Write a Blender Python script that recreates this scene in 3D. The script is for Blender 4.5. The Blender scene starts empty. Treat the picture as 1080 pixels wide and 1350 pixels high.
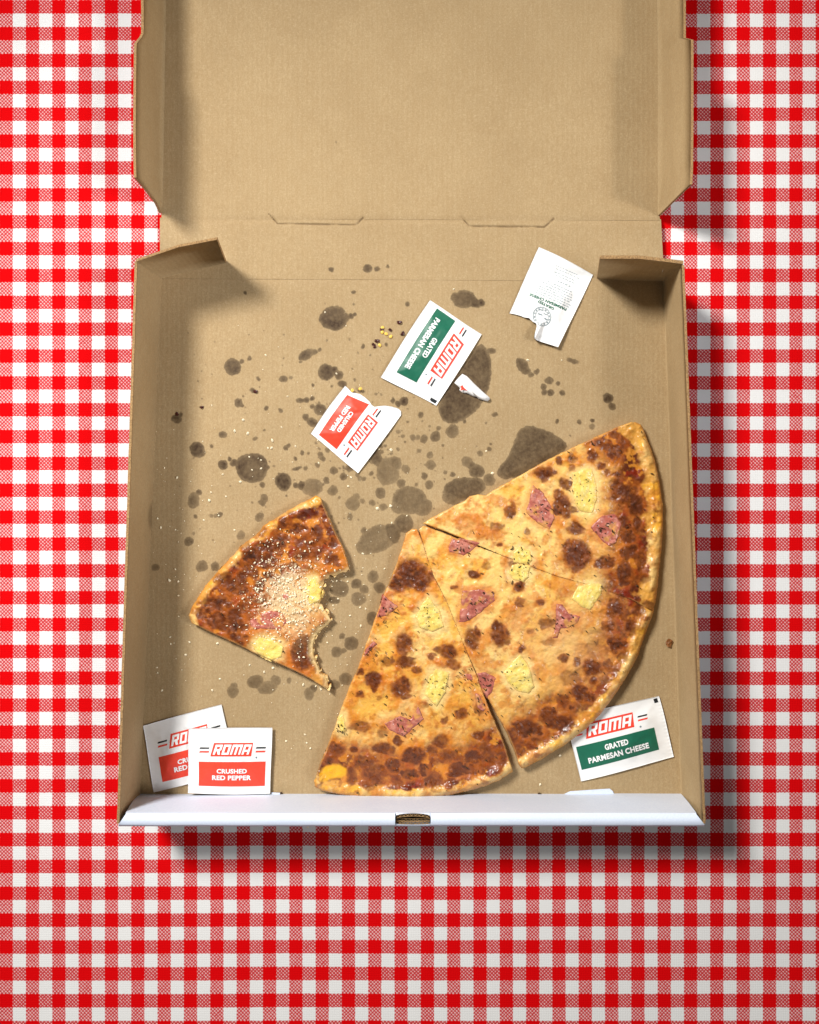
import bpy, bmesh, math, random
import numpy as np
from mathutils import Vector

random.seed(7)
RNG = np.random.default_rng(11)
SC = bpy.context.scene
COL = SC.collection

# ------------------------------------------------------------------ camera
H = 0.530                    # camera height over the cloth
S = 0.00052                  # metres per photo pixel on the cloth
NX, NY = 558.0, 608.0        # photo pixel straight below the lens
cam_d = bpy.data.cameras.new('camera')
cam = bpy.data.objects.new('camera', cam_d); COL.objects.link(cam)
cam.location = (0, 0, H)
cam_d.sensor_fit = 'VERTICAL'; cam_d.sensor_height = 24.0; cam_d.sensor_width = 24.0
cam_d.lens = 24.0 * (H / S) / 1350.0
cam_d.shift_x = (540.0 - NX) / 1350.0
cam_d.shift_y = (NY - 675.0) / 1350.0
cam_d.clip_start = 0.01; cam_d.clip_end = 50
SC.camera = cam
SC.render.resolution_x = 819; SC.render.resolution_y = 1024

# ------------------------------------------------------------------ light
world = bpy.data.worlds.new('World'); SC.world = world; world.use_nodes = True
bg = world.node_tree.nodes['Background']
bg.inputs['Color'].default_value = (1.0, 0.97, 0.93, 1); bg.inputs['Strength'].default_value = 0.125

def lamp(name, kind, loc, target, energy, color, **kw):
    d = bpy.data.lights.new(name, kind); d.energy = energy; d.color = color
    for k, v in kw.items(): setattr(d, k, v)
    o = bpy.data.objects.new(name, d); COL.objects.link(o); o.location = loc
    o.rotation_euler = (Vector(target) - Vector(loc)).to_track_quat('-Z', 'Y').to_euler()
    return o
lamp('ceiling_lamp', 'SPOT', (-0.636, 0.659, 0.90), (1.09, -1.417, 0), 125.0, (1.0, 0.98, 0.945), spot_size=math.radians(108), spot_blend=0.957, shadow_soft_size=0.15)
lamp('side_lamp', 'SPOT', (0.95, 0.06, 0.92), (0.035, 0.28, 0), 14.0, (1.0, 0.93, 0.85), spot_size=math.radians(21), spot_blend=0.9, shadow_soft_size=0.05)
lamp('added_fill', 'SPOT', (0.95, -0.06, 1.05), (-0.28, 0.09, 0), 88.0, (0.98, 0.98, 1.0), spot_size=math.radians(29), spot_blend=1.0, shadow_soft_size=0.26)  # added soft fill, no real source; lifts the shade along the left wall

SC.view_settings.view_transform = 'Standard'; SC.view_settings.look = 'None'
SC.view_settings.exposure = 0.0; SC.view_settings.gamma = 1.0
SC.view_settings.use_curve_mapping = False

# ------------------------------------------------------------------ helpers
def P(px, py, z=0.0):
    k = S * (H - z) / H
    return ((px - NX) * k, (NY - py) * k, z)

def Parr(xy, z):
    k = S * (H - z) / H
    return np.stack([(xy[:, 0] - NX) * k, (NY - xy[:, 1]) * k, z], axis=1)

def Z(pts, ox, oy, f):       # enlarged-view coordinates -> photo pixels
    return [(ox + x / f, oy + y / f) for x, y in pts]

def lin(c):
    c = np.asarray(c, dtype=float) / 255.0
    return np.where(c <= 0.04045, c / 12.92, ((c + 0.055) / 1.055) ** 2.4)
def L4(r, g, b): return tuple(lin((r, g, b))) + (1.0,)

def hash2(ix, iy, seed):
    n = (ix.astype(np.int64) * 374761393 + iy.astype(np.int64) * 668265263 + seed * 144664891) & 0xffffffff
    n = ((n ^ (n >> 13)) * 1274126177) & 0xffffffff
    n = (n ^ (n >> 16)) & 0xffffff
    return n / float(0xffffff)
def vnoise(x, y, seed=0):
    ix = np.floor(x); iy = np.floor(y); fx = x - ix; fy = y - iy
    fx = fx * fx * (3 - 2 * fx); fy = fy * fy * (3 - 2 * fy)
    a = hash2(ix, iy, seed); b = hash2(ix + 1, iy, seed); c = hash2(ix, iy + 1, seed); d = hash2(ix + 1, iy + 1, seed)
    return (a * (1 - fx) + b * fx) * (1 - fy) + (c * (1 - fx) + d * fx) * fy
def fbm(x, y, seed=0, o=4):
    s = 0; a = 0.5; t = 0
    for i in range(o):
        s = s + a * vnoise(x * 2 ** i + 17.3 * i, y * 2 ** i + 9.1 * i, seed + i); t += a; a *= 0.55
    return s / t
def sstep(a, b, x):
    t = np.clip((x - a) / (b - a), 0, 1); return t * t * (3 - 2 * t)

def seg_dist(x, y, pts, closed):
    pts = np.asarray(pts, float); n = len(pts); best = np.full(x.shape, 1e9)
    for i in range(n if closed else n - 1):
        a = pts[i]; b = pts[(i + 1) % n]; d = b - a; l2 = max(d @ d, 1e-9)
        t = np.clip(((x - a[0]) * d[0] + (y - a[1]) * d[1]) / l2, 0, 1)
        q = (x - a[0] - t * d[0]) ** 2 + (y - a[1] - t * d[1]) ** 2
        best = np.minimum(best, q)
    return np.sqrt(best)
def inside(x, y, pts):
    pts = np.asarray(pts, float); n = len(pts); r = np.zeros(x.shape, bool); j = n - 1
    for i in range(n):
        xi, yi = pts[i]; xj, yj = pts[j]
        if yi != yj:
            c = ((yi > y) != (yj > y)) & (x < (xj - xi) * (y - yi) / (yj - yi) + xi); r ^= c
        j = i
    return r
def sdf(x, y, pts):          # positive inside
    d = seg_dist(x, y, pts, True); return np.where(inside(x, y, pts), d, -d)
def smooth_poly(pts, n=2):   # Chaikin corner cutting
    p = np.asarray(pts, float)
    for _ in range(n):
        q = np.roll(p, -1, 0); p = np.stack([p * .75 + q * .25, p * .25 + q * .75], 1).reshape(-1, 2)
    return p
def resample(pts, step, closed=True, jit=0.0, seed=1, scale=6.0):
    p = np.asarray(pts, float); out = []
    n = len(p)
    for i in range(n if closed else n - 1):
        a = p[i]; b = p[(i + 1) % n]; k = max(1, int(np.hypot(*(b - a)) / step))
        for t in range(k): out.append(a + (b - a) * t / k)
    if not closed: out.append(p[-1])
    out = np.array(out)
    if jit > 0:
        out = out + jit * 2 * np.stack([fbm(out[:, 0] / scale, out[:, 1] / scale, seed) - .5, fbm(out[:, 0] / scale, out[:, 1] / scale, seed + 50) - .5], 1)
    return out

def fast_mesh(name, verts, faces4=None, faces3=None, smooth=True):
    me = bpy.data.meshes.new(name); verts = np.asarray(verts, dtype=np.float32)
    me.vertices.add(len(verts)); me.vertices.foreach_set('co', verts.ravel())
    loops = []; starts = []; tot = 0
    if faces4 is not None and len(faces4):
        f = np.asarray(faces4, dtype=np.int32); loops.append(f.ravel()); starts.append(np.arange(len(f)) * 4); tot = len(f) * 4
    if faces3 is not None and len(faces3):
        f = np.asarray(faces3, dtype=np.int32); loops.append(f.ravel()); starts.append(tot + np.arange(len(f)) * 3)
    loops = np.concatenate(loops).astype(np.int32); starts = np.concatenate(starts).astype(np.int32)
    me.loops.add(len(loops)); me.loops.foreach_set('vertex_index', loops)
    me.polygons.add(len(starts)); me.polygons.foreach_set('loop_start', starts)
    me.polygons.foreach_set('use_smooth', np.full(len(starts), smooth))
    me.update(calc_edges=True); me.validate()
    return me
def attr(me, name, vals):
    a = me.attributes.new(name, 'FLOAT', 'POINT'); a.data.foreach_set('value', np.asarray(vals, dtype=np.float32).ravel())
def cattr(me, name, rgb):
    a = me.attributes.new(name, 'FLOAT_COLOR', 'POINT')
    v = np.concatenate([rgb, np.ones((len(rgb), 1))], 1).astype(np.float32); a.data.foreach_set('color', v.ravel())
def obj(name, me, mats=None, parent=None, label=None, cat=None, group=None, kind=None):
    o = bpy.data.objects.new(name, me); COL.objects.link(o)
    if mats is not None and me is not None:
        for m in (mats if isinstance(mats, (list, tuple)) else [mats]): me.materials.append(m)
    if parent is not None:
        o.parent = parent; o.matrix_parent_inverse = parent.matrix_basis.inverted()
    if label: o['label'] = label
    if cat: o['category'] = cat
    if group: o['group'] = group
    if kind: o['kind'] = kind
    return o
def thing(name, loc, label, cat, group=None):
    o = bpy.data.objects.new(name, None); COL.objects.link(o); o.location = loc; o.empty_display_size = 0.01
    o['label'] = label; o['category'] = cat
    if group: o['group'] = group
    return o

# ------------------------------------------------------------------ materials
def mat(name):
    m = bpy.data.materials.new(name); m.use_nodes = True; nt = m.node_tree
    return m, nt, nt.nodes['Principled BSDF']
def N(nt, t, **kw):
    n = nt.nodes.new(t)
    for k, v in kw.items(): setattr(n, k, v)
    return n
def mathn(nt, op, a, b=None, c=None):
    n = N(nt, 'ShaderNodeMath', operation=op)
    for i, v in enumerate((a, b, c)):
        if v is None: continue
        if isinstance(v, (int, float)): n.inputs[i].default_value = v
        else: nt.links.new(v, n.inputs[i])
    return n.outputs[0]
def mixc(nt, f, a, b, blend='MIX'):
    n = N(nt, 'ShaderNodeMix', data_type='RGBA', blend_type=blend)
    for s, v in ((n.inputs[0], f), (n.inputs[6], a), (n.inputs[7], b)):
        if isinstance(v, (int, float)): s.default_value = v
        elif isinstance(v, tuple): s.default_value = v
        else: nt.links.new(v, s)
    return n.outputs[2]
def noise(nt, scale, detail=3, rough=.6, vec=None):
    n = N(nt, 'ShaderNodeTexNoise'); n.inputs['Scale'].default_value = scale; n.inputs['Detail'].default_value = detail; n.inputs['Roughness'].default_value = rough
    if vec is None:
        g = N(nt, 'ShaderNodeNewGeometry'); vec = g.outputs['Position']
    nt.links.new(vec, n.inputs['Vector']); return n.outputs['Fac']
def ramp01(nt, v, a, b, lo=0., hi=1.):
    n = N(nt, 'ShaderNodeMapRange', interpolation_type='SMOOTHSTEP'); nt.links.new(v, n.inputs[0])
    n.inputs[1].default_value = a; n.inputs[2].default_value = b; n.inputs[3].default_value = lo; n.inputs[4].default_value = hi
    return n.outputs[0]
def bump(nt, h, strength, dist, bs):
    b = N(nt, 'ShaderNodeBump'); b.inputs['Strength'].default_value = strength; b.inputs['Distance'].default_value = dist
    nt.links.new(h, b.inputs['Height']); nt.links.new(b.outputs[0], bs.inputs['Normal'])

# gingham cloth
PXX, PXY = 34.72, 35.43
def gingham_material():
    m, nt, bs = mat('gingham_cloth')
    g = N(nt, 'ShaderNodeNewGeometry'); sp = N(nt, 'ShaderNodeSeparateXYZ'); nt.links.new(g.outputs['Position'], sp.inputs[0])
    x0 = (0 - NX) * S; y0 = (NY - 0) * S
    wob = mathn(nt, 'MULTIPLY', mathn(nt, 'SUBTRACT', noise(nt, 900, 1), .5), 0.05)
    u = mathn(nt, 'ADD', mathn(nt, 'MULTIPLY', mathn(nt, 'SUBTRACT', sp.outputs['X'], x0 - .55 * S), 1 / (PXX * S)), wob)
    v = mathn(nt, 'ADD', mathn(nt, 'MULTIPLY', mathn(nt, 'SUBTRACT', y0 + .1 * S, sp.outputs['Y']), 1 / (PXY * S)), wob)
    su = mathn(nt, 'LESS_THAN', mathn(nt, 'FRACT', u), 0.5)      # 1 = red yarn
    sv = mathn(nt, 'LESS_THAN', mathn(nt, 'FRACT', v), 0.5)
    NT = 15.0
    tu = mathn(nt, 'MULTIPLY', u, NT); tv = mathn(nt, 'MULTIPLY', v, NT)
    weave = mathn(nt, 'MULTIPLY', mathn(nt, 'SINE', mathn(nt, 'MULTIPLY', tu, math.pi)), mathn(nt, 'SINE', mathn(nt, 'MULTIPLY', tv, math.pi)))
    wdot = ramp01(nt, mathn(nt, 'SUBTRACT', weave, mathn(nt, 'ADD', .12, mathn(nt, 'MULTIPLY', sv, .24))), -.08, .10)     # white float of the mixed squares
    both = mathn(nt, 'MULTIPLY', su, sv); mixed = mathn(nt, 'SUBTRACT', mathn(nt, 'ADD', su, sv), mathn(nt, 'MULTIPLY', both, 2.0))
    redness = mathn(nt, 'ADD', both, mathn(nt, 'MULTIPLY', mixed, mathn(nt, 'SUBTRACT', 1.0, wdot)))
    nz = noise(nt, 2600, 2); big = noise(nt, 60, 3)
    red = mixc(nt, nz, (.60, .0018, .0028, 1), (.70, .004, .006, 1))
    white = mixc(nt, nz, (.72, .715, .70, 1), (.80, .795, .785, 1))
    pink = mixc(nt, wdot, mixc(nt, nz, (.50, .035, .04, 1), (.58, .06, .065, 1)), mixc(nt, nz, (.72, .40, .39, 1), (.79, .47, .46, 1)))
    c = mixc(nt, both, mixc(nt, mixed, white, pink), red)
    c = mixc(nt, mathn(nt, 'MULTIPLY', big, .10), c, (.45, .42, .40, 1), 'MULTIPLY')
    nt.links.new(c, bs.inputs['Base Color']); bs.inputs['Roughness'].default_value = .9; bs.inputs['Specular IOR Level'].default_value = .0
    th = mathn(nt, 'ABSOLUTE', weave)
    bump(nt, th, .25, .0003, bs)
    return m
M_CLOTH = gingham_material()

def card_material():
    m, nt, bs = mat('kraft_cardboard')
    g = N(nt, 'ShaderNodeNewGeometry')
    mp = N(nt, 'ShaderNodeMapping'); mp.inputs['Scale'].default_value = (1, .45, 1); nt.links.new(g.outputs['Position'], mp.inputs[0])
    mp2 = N(nt, 'ShaderNodeMapping'); mp2.inputs['Scale'].default_value = (.45, 1, 1); nt.links.new(g.outputs['Position'], mp2.inputs[0])
    fib = noise(nt, 1500, 4, .7, mp.outputs[0]); fib2 = noise(nt, 1300, 4, .7, mp2.outputs[0]); big = noise(nt, 14, 4, .6); fine = noise(nt, 2400, 2)
    flute = noise(nt, 260, 1, .5, mp.outputs[0])
    c = mixc(nt, ramp01(nt, big, .3, .7), L4(166, 142, 105), L4(176, 152, 114))
    c = mixc(nt, ramp01(nt, fib, .35, .7), mixc(nt, .40, c, L4(130, 104, 68)), c)
    c = mixc(nt, ramp01(nt, fib2, .50, .74, 0, .5), c, L4(194, 171, 134))
    c = mixc(nt, ramp01(nt, flute, .4, .62, 0, .12), c, L4(150, 120, 78))
    spx = N(nt, 'ShaderNodeSeparateXYZ'); nt.links.new(g.outputs['Position'], spx.inputs[0])
    wv = mathn(nt, 'SINE', mathn(nt, 'ADD', mathn(nt, 'MULTIPLY', spx.outputs['X'], 2 * math.pi / .0034), mathn(nt, 'MULTIPLY', noise(nt, 30, 2), 5.0)))
    c = mixc(nt, ramp01(nt, wv, -.2, 1, 0, .10), c, L4(140, 114, 76))
    c = mixc(nt, ramp01(nt, fine, .66, .76, 0, .35), c, L4(120, 90, 55))
    # grease
    a = N(nt, 'ShaderNodeAttribute', attribute_name='stain')
    sn = mathn(nt, 'ADD', a.outputs['Fac'], mathn(nt, 'MULTIPLY', mathn(nt, 'SUBTRACT', noise(nt, 900, 3), .5), .5))
    sf = ramp01(nt, sn, .25, 2.1)
    rim = ramp01(nt, a.outputs['Fac'], 1.6, 6, .80, 1.0)
    mott = ramp01(nt, noise(nt, 420, 4), .3, .7, .84, 1.0)
    sf = mathn(nt, 'MULTIPLY', mathn(nt, 'MULTIPLY', sf, rim), mott)
    sf = mathn(nt, 'MULTIPLY', sf, ramp01(nt, noise(nt, 70, 3), .32, .66, .82, 1.0))
    sk = N(nt, 'ShaderNodeAttribute', attribute_name='soak'); sf = mathn(nt, 'MULTIPLY', sf, sk.outputs['Fac'])
    c = mixc(nt, sf, c, L4(50, 31, 12))
    d = N(nt, 'ShaderNodeAttribute', attribute_name='cut')
    c = mixc(nt, d.outputs['Fac'], c, L4(70, 48, 26))  # hinge cuts: dark board edge, with the slit's shadow put into the colour
    nt.links.new(c, bs.inputs['Base Color'])
    nt.links.new(mathn(nt, 'SUBTRACT', .82, mathn(nt, 'MULTIPLY', sf, .25)), bs.inputs['Roughness'])
    bs.inputs['Specular IOR Level'].default_value = .25
    bump(nt, mathn(nt, 'ADD', mathn(nt, 'ADD', fib, mathn(nt, 'MULTIPLY', flute, 1.5)), mathn(nt, 'MULTIPLY', wv, .35)), .30, .0002, bs)
    return m
M_CARD = card_material()
def white_board():
    m, nt, bs = mat('white_board')
    n = noise(nt, 700, 4, .7); b = noise(nt, 25, 3)
    c = mixc(nt, ramp01(nt, n, .3, .7), (.63, .70, .84, 1), (.70, .765, .88, 1)); c = mixc(nt, ramp01(nt, b, .35, .7, 0, .3), c, (.57, .64, .78, 1))
    nt.links.new(c, bs.inputs['Base Color']); bs.inputs['Roughness'].default_value = .55; bump(nt, n, .15, .0002, bs); return m
M_WHITE = white_board()
def simple(name, rgb, rough=.6, var=.12, scale=500, spec=.4, bstr=0.0):
    m, nt, bs = mat(name); n = noise(nt, scale, 3)
    dark = tuple(v * (1 - var) for v in rgb[:3]) + (1,); lite = tuple(min(1, v * (1 + var)) for v in rgb[:3]) + (1,)
    nt.links.new(mixc(nt, ramp01(nt, n, .3, .7), dark, lite), bs.inputs['Base Color'])
    bs.inputs['Roughness'].default_value = rough; bs.inputs['Specular IOR Level'].default_value = spec
    if bstr: bump(nt, n, bstr, .0004, bs)
    return m
M_EDGE = simple('cut_board_edge', L4(150, 118, 78), .9, .35, 1200)
M_DARK = simple('slot_shade', L4(60, 42, 26), .95, .3)  # shade inside the notch and floor slots, painted as dark brown
M_PAPER = simple('packet_paper', (.82, .82, .81, 1), .42, .02, 200, .45, .12)
M_INKR = simple('ink_red', L4(228, 66, 44), .45, .05, 300)
M_INKG = simple('ink_green', L4(24, 98, 74), .45, .06, 300)
M_INKK = simple('ink_black', L4(28, 32, 34), .5, .1, 300)
M_INKW = simple('ink_white', (.84, .84, .83, 1), .42, .02, 300)
M_INKFINE = simple('ink_fine', L4(168, 178, 180), .5, .15, 900)
M_INKF = simple('ink_faded', L4(120, 135, 140), .5, .15, 900)

def food_material(name, spec, rough_lo, rough_hi, bstr, coat=0.0, sss=0.0):
    m, nt, bs = mat(name)
    a = N(nt, 'ShaderNodeAttribute', attribute_name='tint')
    n = noise(nt, 1300, 4, .65); n2 = noise(nt, 3200, 2); n3 = noise(nt, 380, 3)
    c = mixc(nt, ramp01(nt, n, .35, .72, 0, .10), a.outputs['Color'], mixc(nt, 1.0, a.outputs['Color'], (.62, .42, .24, 1), 'MULTIPLY'))
    c = mixc(nt, ramp01(nt, n2, .62, .76, 0, .12), c, mixc(nt, .5, c, (.9, .62, .28, 1)))
    nt.links.new(c, bs.inputs['Base Color'])
    nt.links.new(ramp01(nt, n3, .35, .65, rough_lo, rough_hi), bs.inputs['Roughness'])
    bs.inputs['Specular IOR Level'].default_value = spec; bs.inputs['Coat Weight'].default_value = coat; bs.inputs['Coat Roughness'].default_value = .16
    if sss:
        bs.inputs['Subsurface Weight'].default_value = sss; bs.inputs['Subsurface Radius'].default_value = (.002, .001, .0004); bs.inputs['Subsurface Scale'].default_value = 1.0
    bump(nt, mathn(nt, 'ADD', mathn(nt, 'MULTIPLY', n, .35), mathn(nt, 'MULTIPLY', n3, 2.0)), bstr, .0006, bs)
    return m
M_PIZZA = food_material('baked_cheese', .45, .24, .58, .28, .10)
M_HAM = food_material('ham', .5, .25, .5, .15, .15)
M_PINE = food_material('pineapple', .45, .25, .5, .25, .12, .1)
M_HERB = simple('dried_herb', L4(48, 42, 20), .8, .4, 900)
M_PARM = simple('grated_cheese', L4(247, 236, 204), .6, .06, 900)
M_SEED = simple('pepper_seed', L4(232, 190, 84), .4, .12, 900)
M_FLAKE = simple('pepper_flake', L4(62, 22, 14), .35, .35, 900)

# ------------------------------------------------------------------ tablecloth
def grid_faces(nu, nv):
    i = np.arange((nu - 1) * (nv - 1)); a = (i // (nu - 1)) * nu + i % (nu - 1)
    return np.stack([a, a + nu, a + nu + 1, a + 1], 1)
nu, nv = 160, 190
gx, gy = np.meshgrid(np.linspace(-520, 1640, nu), np.linspace(-520, 1900, nv))
x, y = gx.ravel(), gy.ravel()
top = Parr(np.stack([x, y], 1), np.zeros(len(x)) + 0.0)
top[:, 2] = -0.0002 - 0.0012 * sstep(.45, .9, fbm(x / 420, y / 420, 3)) * sstep(-400, 0, -np.maximum(0, 60 - np.maximum(np.abs(x - 540) - 380, 0) * 1.0) )
bot = top.copy(); bot[:, 2] = -0.004
f = grid_faces(nu, nv); me = fast_mesh('tablecloth', np.concatenate([top, bot]), np.concatenate([f, f[:, ::-1] + nu * nv]))
obj('tablecloth', me, M_CLOTH, label='red and white gingham tablecloth lying under the pizza box', cat='tablecloth')

# ------------------------------------------------------------------ pizza box
FZ = 0.0042                 # top of the box floor
WZ = FZ + 0.0445            # wall tops
BOX = thing('pizza_box', P(545, 705, 0), 'open kraft cardboard pizza box with white outside and grease-spotted inside', 'pizza box')

STAINS = []
def st(x, y, rx, ry=None, rot=0.0): STAINS.append((x, y, rx, ry or rx, rot))
for a in [(439.5,420,18.5,16.5),(452,418,10,7),(463,416,4),(467,414,3),(404,467,12,7,-25),(414,463,6,3.5,-30),(422,460,2.8),(307,483.6,11.5,11),(319,476,4,3),(328.6,472.7,2.8),
 (430,491,10.5),(447,495,6),(451,506,6.5,4.5),(440,489,6),(374.5,500,6,4.8),(384,498,2.5),(334.5,515.5,5.5,3,15),(314,531,5.5),(319,534,3),(233,552,6.5),(238,547,3),(422,540,8.5),(260.6,592.5,11.5,9.5,50),
 (293.6,573,5.8,5),(293,613,7.2),(302,605,3),(332.5,616.6,22.5,19.5),(309,610,7,5),(374,634.5,10.5,12.5),(412,643,14.5,11.5),(398,640,6),(439,647,6.8),(465,664,9.5),(511.5,622,15.5,19),
 (519,612,11),(496,602,9,15,-15),(502,650,7.2),(529,637,6.2),(535,618,6),(540,660,23,19),(556,668,14,12),(527,668,13,10),(498,711,26,17,-20),(482,721,13,11),(516,704,13,13),(533,690,13,12),(255,660,8,11,15),
 (262.5,649,4.2),(249,714,6.4),(255,704,2.5),(412,557,9,6,30),(403,550,5),(396,527.6,7.5,4),(404,527,4.5),(317,705,5.8),(342,682,6.2),(348,657,6),(345,663,5),(352,538,3.2),(370,541,3.2),(377,590,4),(381,587,3),(337,578,3.2),
 (422,600,4),(391,617,7,3,-15),(346,638,4.2),(612,394.6,16,12.5),(626,399,9,6.5,20),(634,399,5),(600,392,7),(647,462,8,4),(690,482,8,9,-30),(694,488,7,5),(700,493,4),(708,490,4),(724,502.6,6,5),(716,511,4.5),(726,518,4.5),
 (718,518,4),(741,518,4),(736,506,3),(686,477,5),(755,476,8,3.6,12),(802,525,7),(807,536,5),(765,556,3.4),(781,563,4),(781,555,3),(597,568.6,9),(574.5,576,7.6),(559,579,5.5),(568,612.6,6.6),(567,600,5),
 (616.5,609,7.5),(621,613,6),(629,621,10.5,9),(645,632,8.2),(633,597,4.5),(610,645,27,16,-8),(596,655,14,11),(626,640,14,11),(559.5,627,5),(565.5,639,6),(555,547,4),(653,547,5,3),(533,529,6),(526,532,4),(485,353,7,5.4,10),(498,354.6,3.6),(511,352,2.6),
 (466,386,3.4,2.6),(266,747,7.6),(283,747,6.2),(205,748,5.2),(307,912,8.5,8),(309,904,4.5),(337,899,10.5,9),(353,907,13.5,9.5,-15),(363,897,7.4),(463,848,9.6),(444,859,7.4),(452,838,4.2),(453,857,4),(407,915,7,8),(413,908,5),
 (455,895,9,8),(440,902,8,7),(473,790,11,9),(492,815,9),(492,760,8),(448,777,12,11),(470,770,7),(480,777,6),(500,775,8),(440,792,7,5),(381,897,3,5),(470,655,5),(478,660,4),(490,662,4),(462,681,4,5),(505,668,6,5),(480,700,5),(420,576,3),
 (433,573,3),(446,575,3),(425,605,5,4),(440,620,5),(452,628,5),(430,633,5),(461,617,5),(390,640,4),(285,679,3),(279,680,4,2.4),(290,678,4),(257,681,3),(443.5,188,1.6)]: st(*a)
STAIN_POLYS = [Z([(370,225),(395,240),(413,275),(410,300),(414,330),(404,380),(385,420),(345,462),(305,492),(265,487),(240,455),(243,405),(290,340)],480,360,2.4545),
 Z([(505,500),(540,492),(580,505),(612,512),(652,545),(660,570),(560,640),(470,675),(425,655),(440,625),(470,590),(482,545)],480,360,2.4545)]
for i in range(320):           # fine spatter round the middle
    r = abs(random.gauss(0, 1)); a = random.uniform(0, 6.283)
    st(495 + 110 * r * math.cos(a), 590 + 95 * r * math.sin(a), random.choice([1.0, 1.3, 1.6, 2.1, 2.8, 3.6]))
for i in range(60): st(random.uniform(225, 520), random.uniform(430, 720), random.choice([.9, 1.2, 1.6]))
def stain_field(x, y):
    wx = x + 4.5 * (fbm(x / 15, y / 15, 5) - .5) + 2.6 * (fbm(x / 3.5, y / 3.5, 6) - .5); wy = y + 4.5 * (fbm(x / 15, y / 15, 8) - .5) + 2.6 * (fbm(x / 3.5, y / 3.5, 9) - .5)
    out = np.full(x.shape, -9.0); st_ = np.full(x.shape, .7); rs = random.Random(4)
    for (cx, cy, rx, ry, rot) in STAINS:
        k_ = 1.0 if (cy < 560 or (cx < 400 and cy < 650)) and rx > 2.5 else rs.uniform(.66, .90)
        R = max(rx, ry) + 12
        m = np.nonzero((np.abs(x - cx) < R) & (np.abs(y - cy) < R))[0]
        if not len(m): continue
        c, s = math.cos(math.radians(rot)), math.sin(math.radians(rot)); dx = wx[m] - cx; dy = wy[m] - cy
        q = np.sqrt(((dx * c + dy * s) / rx) ** 2 + ((-dx * s + dy * c) / ry) ** 2)
        v_ = (1 - q) * min(rx, ry); st_[m] = np.where(v_ > out[m], k_, st_[m]); out[m] = np.maximum(out[m], v_)
    for p in STAIN_POLYS:
        p = smooth_poly(p, 2); lo = p.min(0) - 10; hi = p.max(0) + 10
        m = np.nonzero((x > lo[0]) & (x < hi[0]) & (y > lo[1]) & (y < hi[1]))[0]
        v_ = sdf(wx[m], wy[m], p); st_[m] = np.where(v_ > out[m], .95, st_[m]); out[m] = np.maximum(out[m], v_)
    return np.clip(out + 1.0, 0, 9), st_

CUTS = [[(355, 283), (366, 295), (470, 296.5), (480, 286)], [(608, 286), (619, 298.5), (718, 299.5), (731, 288)]]
def panel(name, quad, step, zfun, parent=BOX, thick=0.0024, stain=False, cut=False, zbase=FZ):
    """a flat cardboard sheet: quad = back-left, back-right, front-right, front-left in photo pixels"""
    q = np.asarray(quad, float)
    nu = int(np.hypot(*(q[2] - q[3])) / step) + 2; nv = int(np.hypot(*(q[3] - q[0])) / step) + 2
    u, v = np.meshgrid(np.linspace(0, 1, nu), np.linspace(0, 1, nv)); u = u.ravel()[:, None]; v = v.ravel()[:, None]
    xy = (q[0] * (1 - u) + q[1] * u) * (1 - v) + (q[3] * (1 - u) + q[2] * u) * v
    x, y = xy[:, 0], xy[:, 1]; z = zbase + zfun(x, y)
    cv = np.zeros(len(x))
    if cut:
        d = np.minimum(seg_dist(x, y, CUTS[0], False), seg_dist(x, y, CUTS[1], False))
        cv = sstep(1.25, .35, d); z = z - .0010 * cv
    topv = Parr(xy, z)
    # rim: loop of border vertices dropped to the underside
    idx = np.arange(nu * nv).reshape(nv, nu)
    loop = np.concatenate([idx[0, :-1], idx[:-1, -1], idx[-1, :0:-1], idx[:0:-1, 0]])
    n00 = len(topv); topv = np.concatenate([topv, topv[loop]]); low = topv[loop].copy(); low[:, 2] = zbase - thick + (zfun(x[loop], y[loop]) if thick < .0024 else 0)
    n0 = len(topv); k = len(loop); j = np.arange(k); jn = (j + 1) % k
    rim = np.stack([n00 + j, n00 + jn, n0 + jn, n0 + j], 1)
    f = grid_faces(nu, nv)
    ci = n0 + np.array([0, nu - 1, nu + nv - 2, 2 * nu + nv - 3])
    me = fast_mesh(name, np.concatenate([topv, low]), np.concatenate([f, rim, ci[None, :]]))
    pad = np.zeros(2 * k)
    if stain:
        sa, sb = stain_field(x, y); attr(me, 'stain', np.concatenate([sa, pad])); attr(me, 'soak', np.concatenate([sb, pad]))
    if cut: attr(me, 'cut', np.concatenate([cv * .65 * sstep(.25, .6, fbm(x / 9, y / 9, 88)), pad]))
    return obj(name, me, M_CARD, parent)

def zfloor(x, y):
    w = .0005 * (fbm(x / 160, y / 160, 21) - .5)
    crease = -.00025 * np.exp(-((y - 367) / 3.0) ** 2)
    return w + crease
panel('base_panel', [(208, 364), (880, 369), (902, 1056), (180, 1056)], 1.2, zfloor, stain=True)
panel('back_panel', [(211, 287), (871.5, 289), (876, 371), (211, 367)], 1.25, lambda x, y: .0006 * (fbm(x / 140, y / 140, 22) - .5) + .00015 - .0004 * np.exp(-((y - 290.5) / 3.5) ** 2), cut=True, stain=True)
panel('lid_panel', [(225, -420), (860, -420), (870, 290.5), (213, 288)], 2.0, lambda x, y: .0012 * (fbm(x / 200, y / 200, 23) - .5) * sstep(290, 230, y) - .0004 * np.exp(-((y - 289.5) / 3.5) ** 2) + .0003, cut=True, stain=True)

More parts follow.
